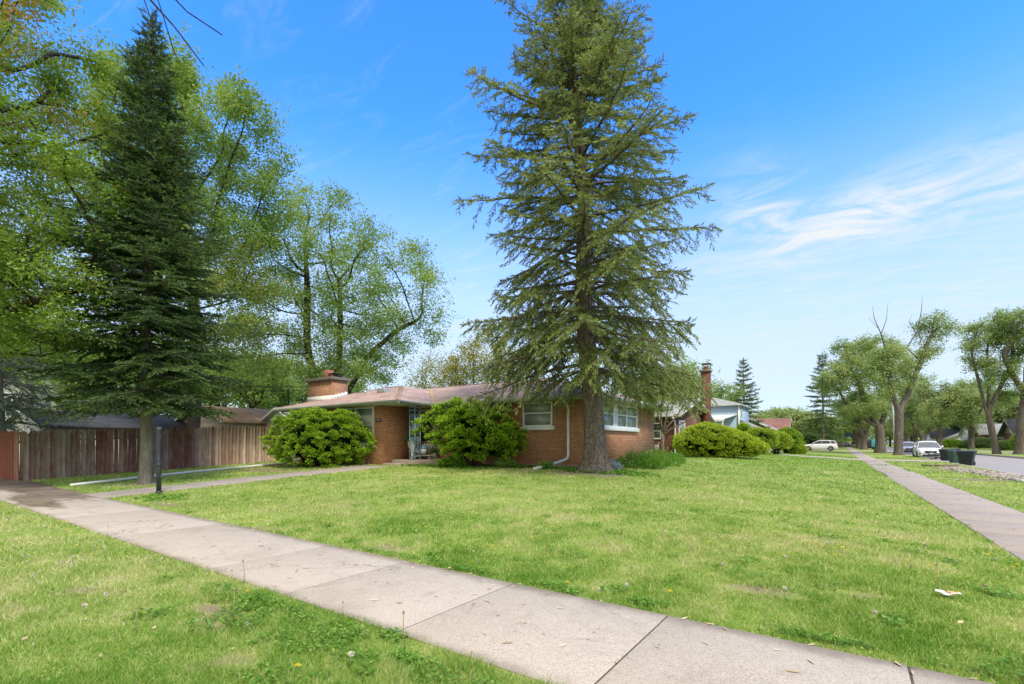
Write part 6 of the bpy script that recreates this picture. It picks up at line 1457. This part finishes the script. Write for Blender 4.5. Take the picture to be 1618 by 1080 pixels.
def put(k, x, y, rz, sc, label, group=None, name=None):
    src = F_[k]
    if k not in used:
        used.add(k); src.location = (x, y, gz(x, y)); src.rotation_euler.z = rz; src.scale = (sc if isinstance(sc, tuple) else (sc,) * 3); src['label'] = label
        if group: src['group'] = group
        return src
    return dup(src, (x, y, gz(x, y)), rz, sc, label, tree=tree_, group=group)
G1 = 'street trees along the verges'
put(0, 3.9, 128, .5, 1.0, 'thick double trunked street tree with low limbs, left verge, beside the teal trailer', G1)
put(0, 3.6, 150, 2.5, .95, 'street tree on the left verge directly behind the double trunked one', G1)
put(1, 17, 135.6, 1.0, 1.3, 'street tree across the road directly above the white car', G1); put(1, 17, 162, 3.0, 1.25, 'dark trunked many limbed street tree across the road, left of the white car', G1)
put(1, 22.5, 139, 4.2, 1.15, 'drooping tree in front of the white houses across the road', G1); put(0, 17, 196, 4.0, 1.1, 'street tree across the road beyond the dark trunked one', G1)
FAR = 'trees that close the view down the street'
FL = ((3.6, 178, .9, 0), (17, 176, .9, 0), (3.5, 215, .9, 2), (17.5, 215, .9, 2), (9, 330, 1.3, 2), (-6, 300, 1.3, 2), (24, 300, 1.3, 2), (3.5, 260, .95, 2), (17, 262, 1, 2), (34, 250, 1.3, 2), (48, 220, 1.3, 2))
for i_, (x, y, s, k) in enumerate(FL):
    put(k, x, y, i_ * 1.3, s, 'tree closing the view down the street, %s counted from the left' % rank([a / b for a, b, _, _ in FL], i_), FAR)
BK = 'background trees behind the houses on the left of the street'
KL = ((1150, 105, .95), (1188, 118, .8), (1212, 128, 1.0), (1240, 138, 1.1), (1266, 148, 1.1), (1292, 165, 1.15), (1302, 125, .85), (1316, 150, .9), (1225, 175, 1.35), (1262, 190, 1.3))
for i_, (px, d, s) in enumerate(KL):
    x, y = W2(px, d); put(2, x, y, i_ * .9, (s * 1.1, s * 1.1, s * .88), 'rounded tree behind the left side houses, %s counted from the left' % rank([q[0] for q in KL], i_), BK)
BR = 'background trees behind the houses across the street'
RL = ((1462, 185, 1.3), (1490, 195, 1.4), (1520, 170, 1.3), (1545, 160, 1.5), (1572, 150, 1.5), (1600, 140, 1.35), (1630, 145, 1.6), (1655, 130, 1.3), (1690, 135, 1.4), (1505, 240, 1.7), (1440, 230, 1.3))
for i_, (px, d, s) in enumerate(RL):
    x, y = W2(px, d); put(2 if i_ % 3 else 1, x, y, i_ * 1.7, (s, s, s * .95), 'tree behind the houses across the street, %s counted from the left' % rank([q[0] for q in RL], i_), BR)
# tall pair across the road
o = thing('street_tree', 'tall slender double stemmed tree across the road in front of the grey roof', 'tree', (16.1, 84.7, .0))
crn = [(*U(-2.2, 14.6), 2.6, 2.6, 2.4, 1.6), (*U(.8, 15.8), 2.6, 2.6, 2.2, 1.6), (*U(-2.6, 11.5), 2.0, 2.0, 1.4, .7), (*U(2.3, 12.6), 1.8, 1.8, 1.6, .6), (*U(-.5, 9.5), 2.2, 2.2, 1.2, .5), (*U(1.5, 7.0), 1.4, 1.4, .8, .25)]
broadleaf(o, crn, [(0, 0, -.1), U(-.35, 1.6), U(-.9, 4), U(-1.1, 6.5), U(-1.0, 9), U(-1.2, 12)], .34, m_bark_st, m_street, natt=560, step=.5, kill=.75, leaves=19000, leafs=.24, spread=.3, gapn=1.8, seed=64, tint=.35, minr=.03,
          limbs=[(4.2, [U(-1.7, 6.5), U(-2.3, 9), U(-3.0, 12)]), (5.5, [U(.2, 8), U(1.4, 10.2), U(2, 12.5)])])
o = thing('street_tree', 'thick trunked tree with a ring scar and low leaning limb across the road', 'tree', (17.9, 83.5, .0))
crn = [(*U(0, 15.5), 3.2, 3.2, 3.0, 2), (*U(3.5, 12.5), 3, 3, 2.6, 1.5), (*U(-2.0, 10.5), 1.7, 1.7, 1.5, .7), (*U(1.5, 8), 2.2, 2.2, 1.2, .5)]
broadleaf(o, crn, [(0, 0, -.1), U(.1, 2), U(.3, 4.5), U(.9, 7.5), U(.8, 11)], .5, m_bark_st, m_street, natt=520, step=.5, kill=.75, leaves=19000, leafs=.24, spread=.32, gapn=1.8, seed=65, tint=.35, minr=.03,
          limbs=[(1.4, [U(-.9, 2.6), U(-2.0, 4.2), U(-2.9, 6.2), U(-3.0, 8)]), (7, [U(-.8, 9.5), U(-2.0, 12)])])
# hedges across the road
for i_, (nm, lb, px, d, a, b, c_, cz, mt) in enumerate((('clipped_hedge', 'clipped bright green hedge behind the farthest bin across the road', 1503, 128, 2.7, 1.5, .95, 1.0, m_yew), ('spreading_shrub', 'wide dark spreading shrub before the brown brick house', 1552, 107, 3.4, 1.8, 1.05, 1.0, m_box),
        ('spreading_shrub', 'dark shrub left of the wide one, nearer the white porch', 1533, 116, 2.2, 1.5, .8, .7, m_box), ('spreading_shrub', 'brownish dark shrub right of the slender double stemmed tree', 1590, 86, 1.7, 1.3, .75, .65, m_box), ('clipped_hedge', 'bright green hedge at the right border of the view', 1622, 80, 1.6, 1.4, 1.5, 1.4, m_yew))):
    x, y = W2(px, d); o = shrub_at(nm, lb, x, y); shrub(o, a, b, c_, cz, 5200, mt, seed=80 + i_, lump=.1, fans=320, fanr=.35, sprig=.3, k=5, rot=R(34), stems=False)
# conifers down the street
x, y = W2(1175, 76); o = thing('spruce_tree', 'dark pointed spruce standing behind the pale blue house', 'tree', (x, y, .3))
spruce(o, 14.0, 2.2, lambda u: 4.2 * (1 - u) ** .9 + .1, .22, m_bark_fir, m_needle_dk, dens=.5, gap=.5, bare_in=.2, droop=.35, sprigL=.42, k=6, nper=5, seed=15, hang=.3, secstep=.24, tint=.5)
x, y = W2(1300, 100); o = thing('spruce_tree', 'tall ragged spruce at the left of the street tree row', 'tree', (x, y, .1))
spruce(o, 19.5, 3, lambda u: 4.6 * (1 - u) ** .8 + .3, .3, m_bark_fir, m_needle_dk, dens=.5, gap=.6, bare_in=.25, droop=.4, sprigL=.45, k=6, nper=5, seed=16, hang=.3, secstep=.27, tint=.5)
# thickets that fill the far gaps under the crowns
g = np.random.default_rng(90); pts = []
for (x0, y0, x1, y1, n, h) in ((-60, 360, 70, 360, 16000, 10), (-30, 240, 1, 240, 5000, 8), (55, 90, 55, 360, 9000, 6), (-45, 120, -45, 360, 6000, 6), (-60, 60, -60, 130, 2500, 6), (-75, -20, -75, 60, 3500, 6), (-75, 60, -20, 90, 3500, 6), (42, 190, 42, 360, 4000, 5)):
    s_ = g.random(n); b = fbm(s_ * 40, s_ * 0 + 3, 5); pts.append(np.stack([x0 + (x1 - x0) * s_ + g.normal(0, 2.2, n), y0 + (y1 - y0) * s_ + g.normal(0, 2.2, n), h * (.5 + b) * g.random(n) ** .8], -1))
P = np.concatenate(pts); n = len(P); nr = g.normal(0, 1, (n, 3)); nr[:, 2] = abs(nr[:, 2]) + .3; nr /= np.linalg.norm(nr, axis=1)[:, None]; a = np.cross(nr, g.normal(0, 1, (n, 3))); a /= np.linalg.norm(a, axis=1)[:, None]; b = np.cross(nr, a); s_ = g.uniform(.3, .8, n)[:, None]
V = np.stack([P - a * s_, P + b * s_ * .6, P + a * s_, P - b * s_ * .6], 1).reshape(-1, 3)
tag(MB().add(V, np.arange(n * 4).reshape(-1, 4), np.repeat(g.uniform(.1, .7, n), 4)).build('thicket', m_far_leaf), kind='stuff', label='far green thickets and hedges behind the gardens')
# left background greenery
BL = 'trees in the gardens behind the fence'
GL = ((395, 42, .85), (440, 46, .8), (345, 44, .9), (430, 60, 1.0), (480, 58, .95), (300, 50, 1.0), (560, 62, .85), (620, 66, .75), (120, 40, 1.0), (60, 46, 1.15), (180, 50, 1.15), (-30, 42, 1.2), (240, 62, 1.2), (880, 66, .8), (1075, 62, 1.0), (1108, 72, .9), (1130, 80, .9), (1010, 60, .9))
for i_, (px, d, s) in enumerate(GL):
    x, y = W2(px, d); lbs = {13: 'light green tree hidden behind the tall spruce', 14: 'light green tree behind the red chimney', 15: 'airy tree right of the red chimney', 16: 'smaller airy tree left of the dark pointed spruce', 17: 'green tree seen through the right boughs of the tall spruce'}
    put(3, x, y, i_ * 1.1, s, lbs.get(i_) or 'light green garden tree behind the fence, %s counted from the left' % rank([q[0] for q in GL[:13]], i_), BL if i_ < 13 else None)
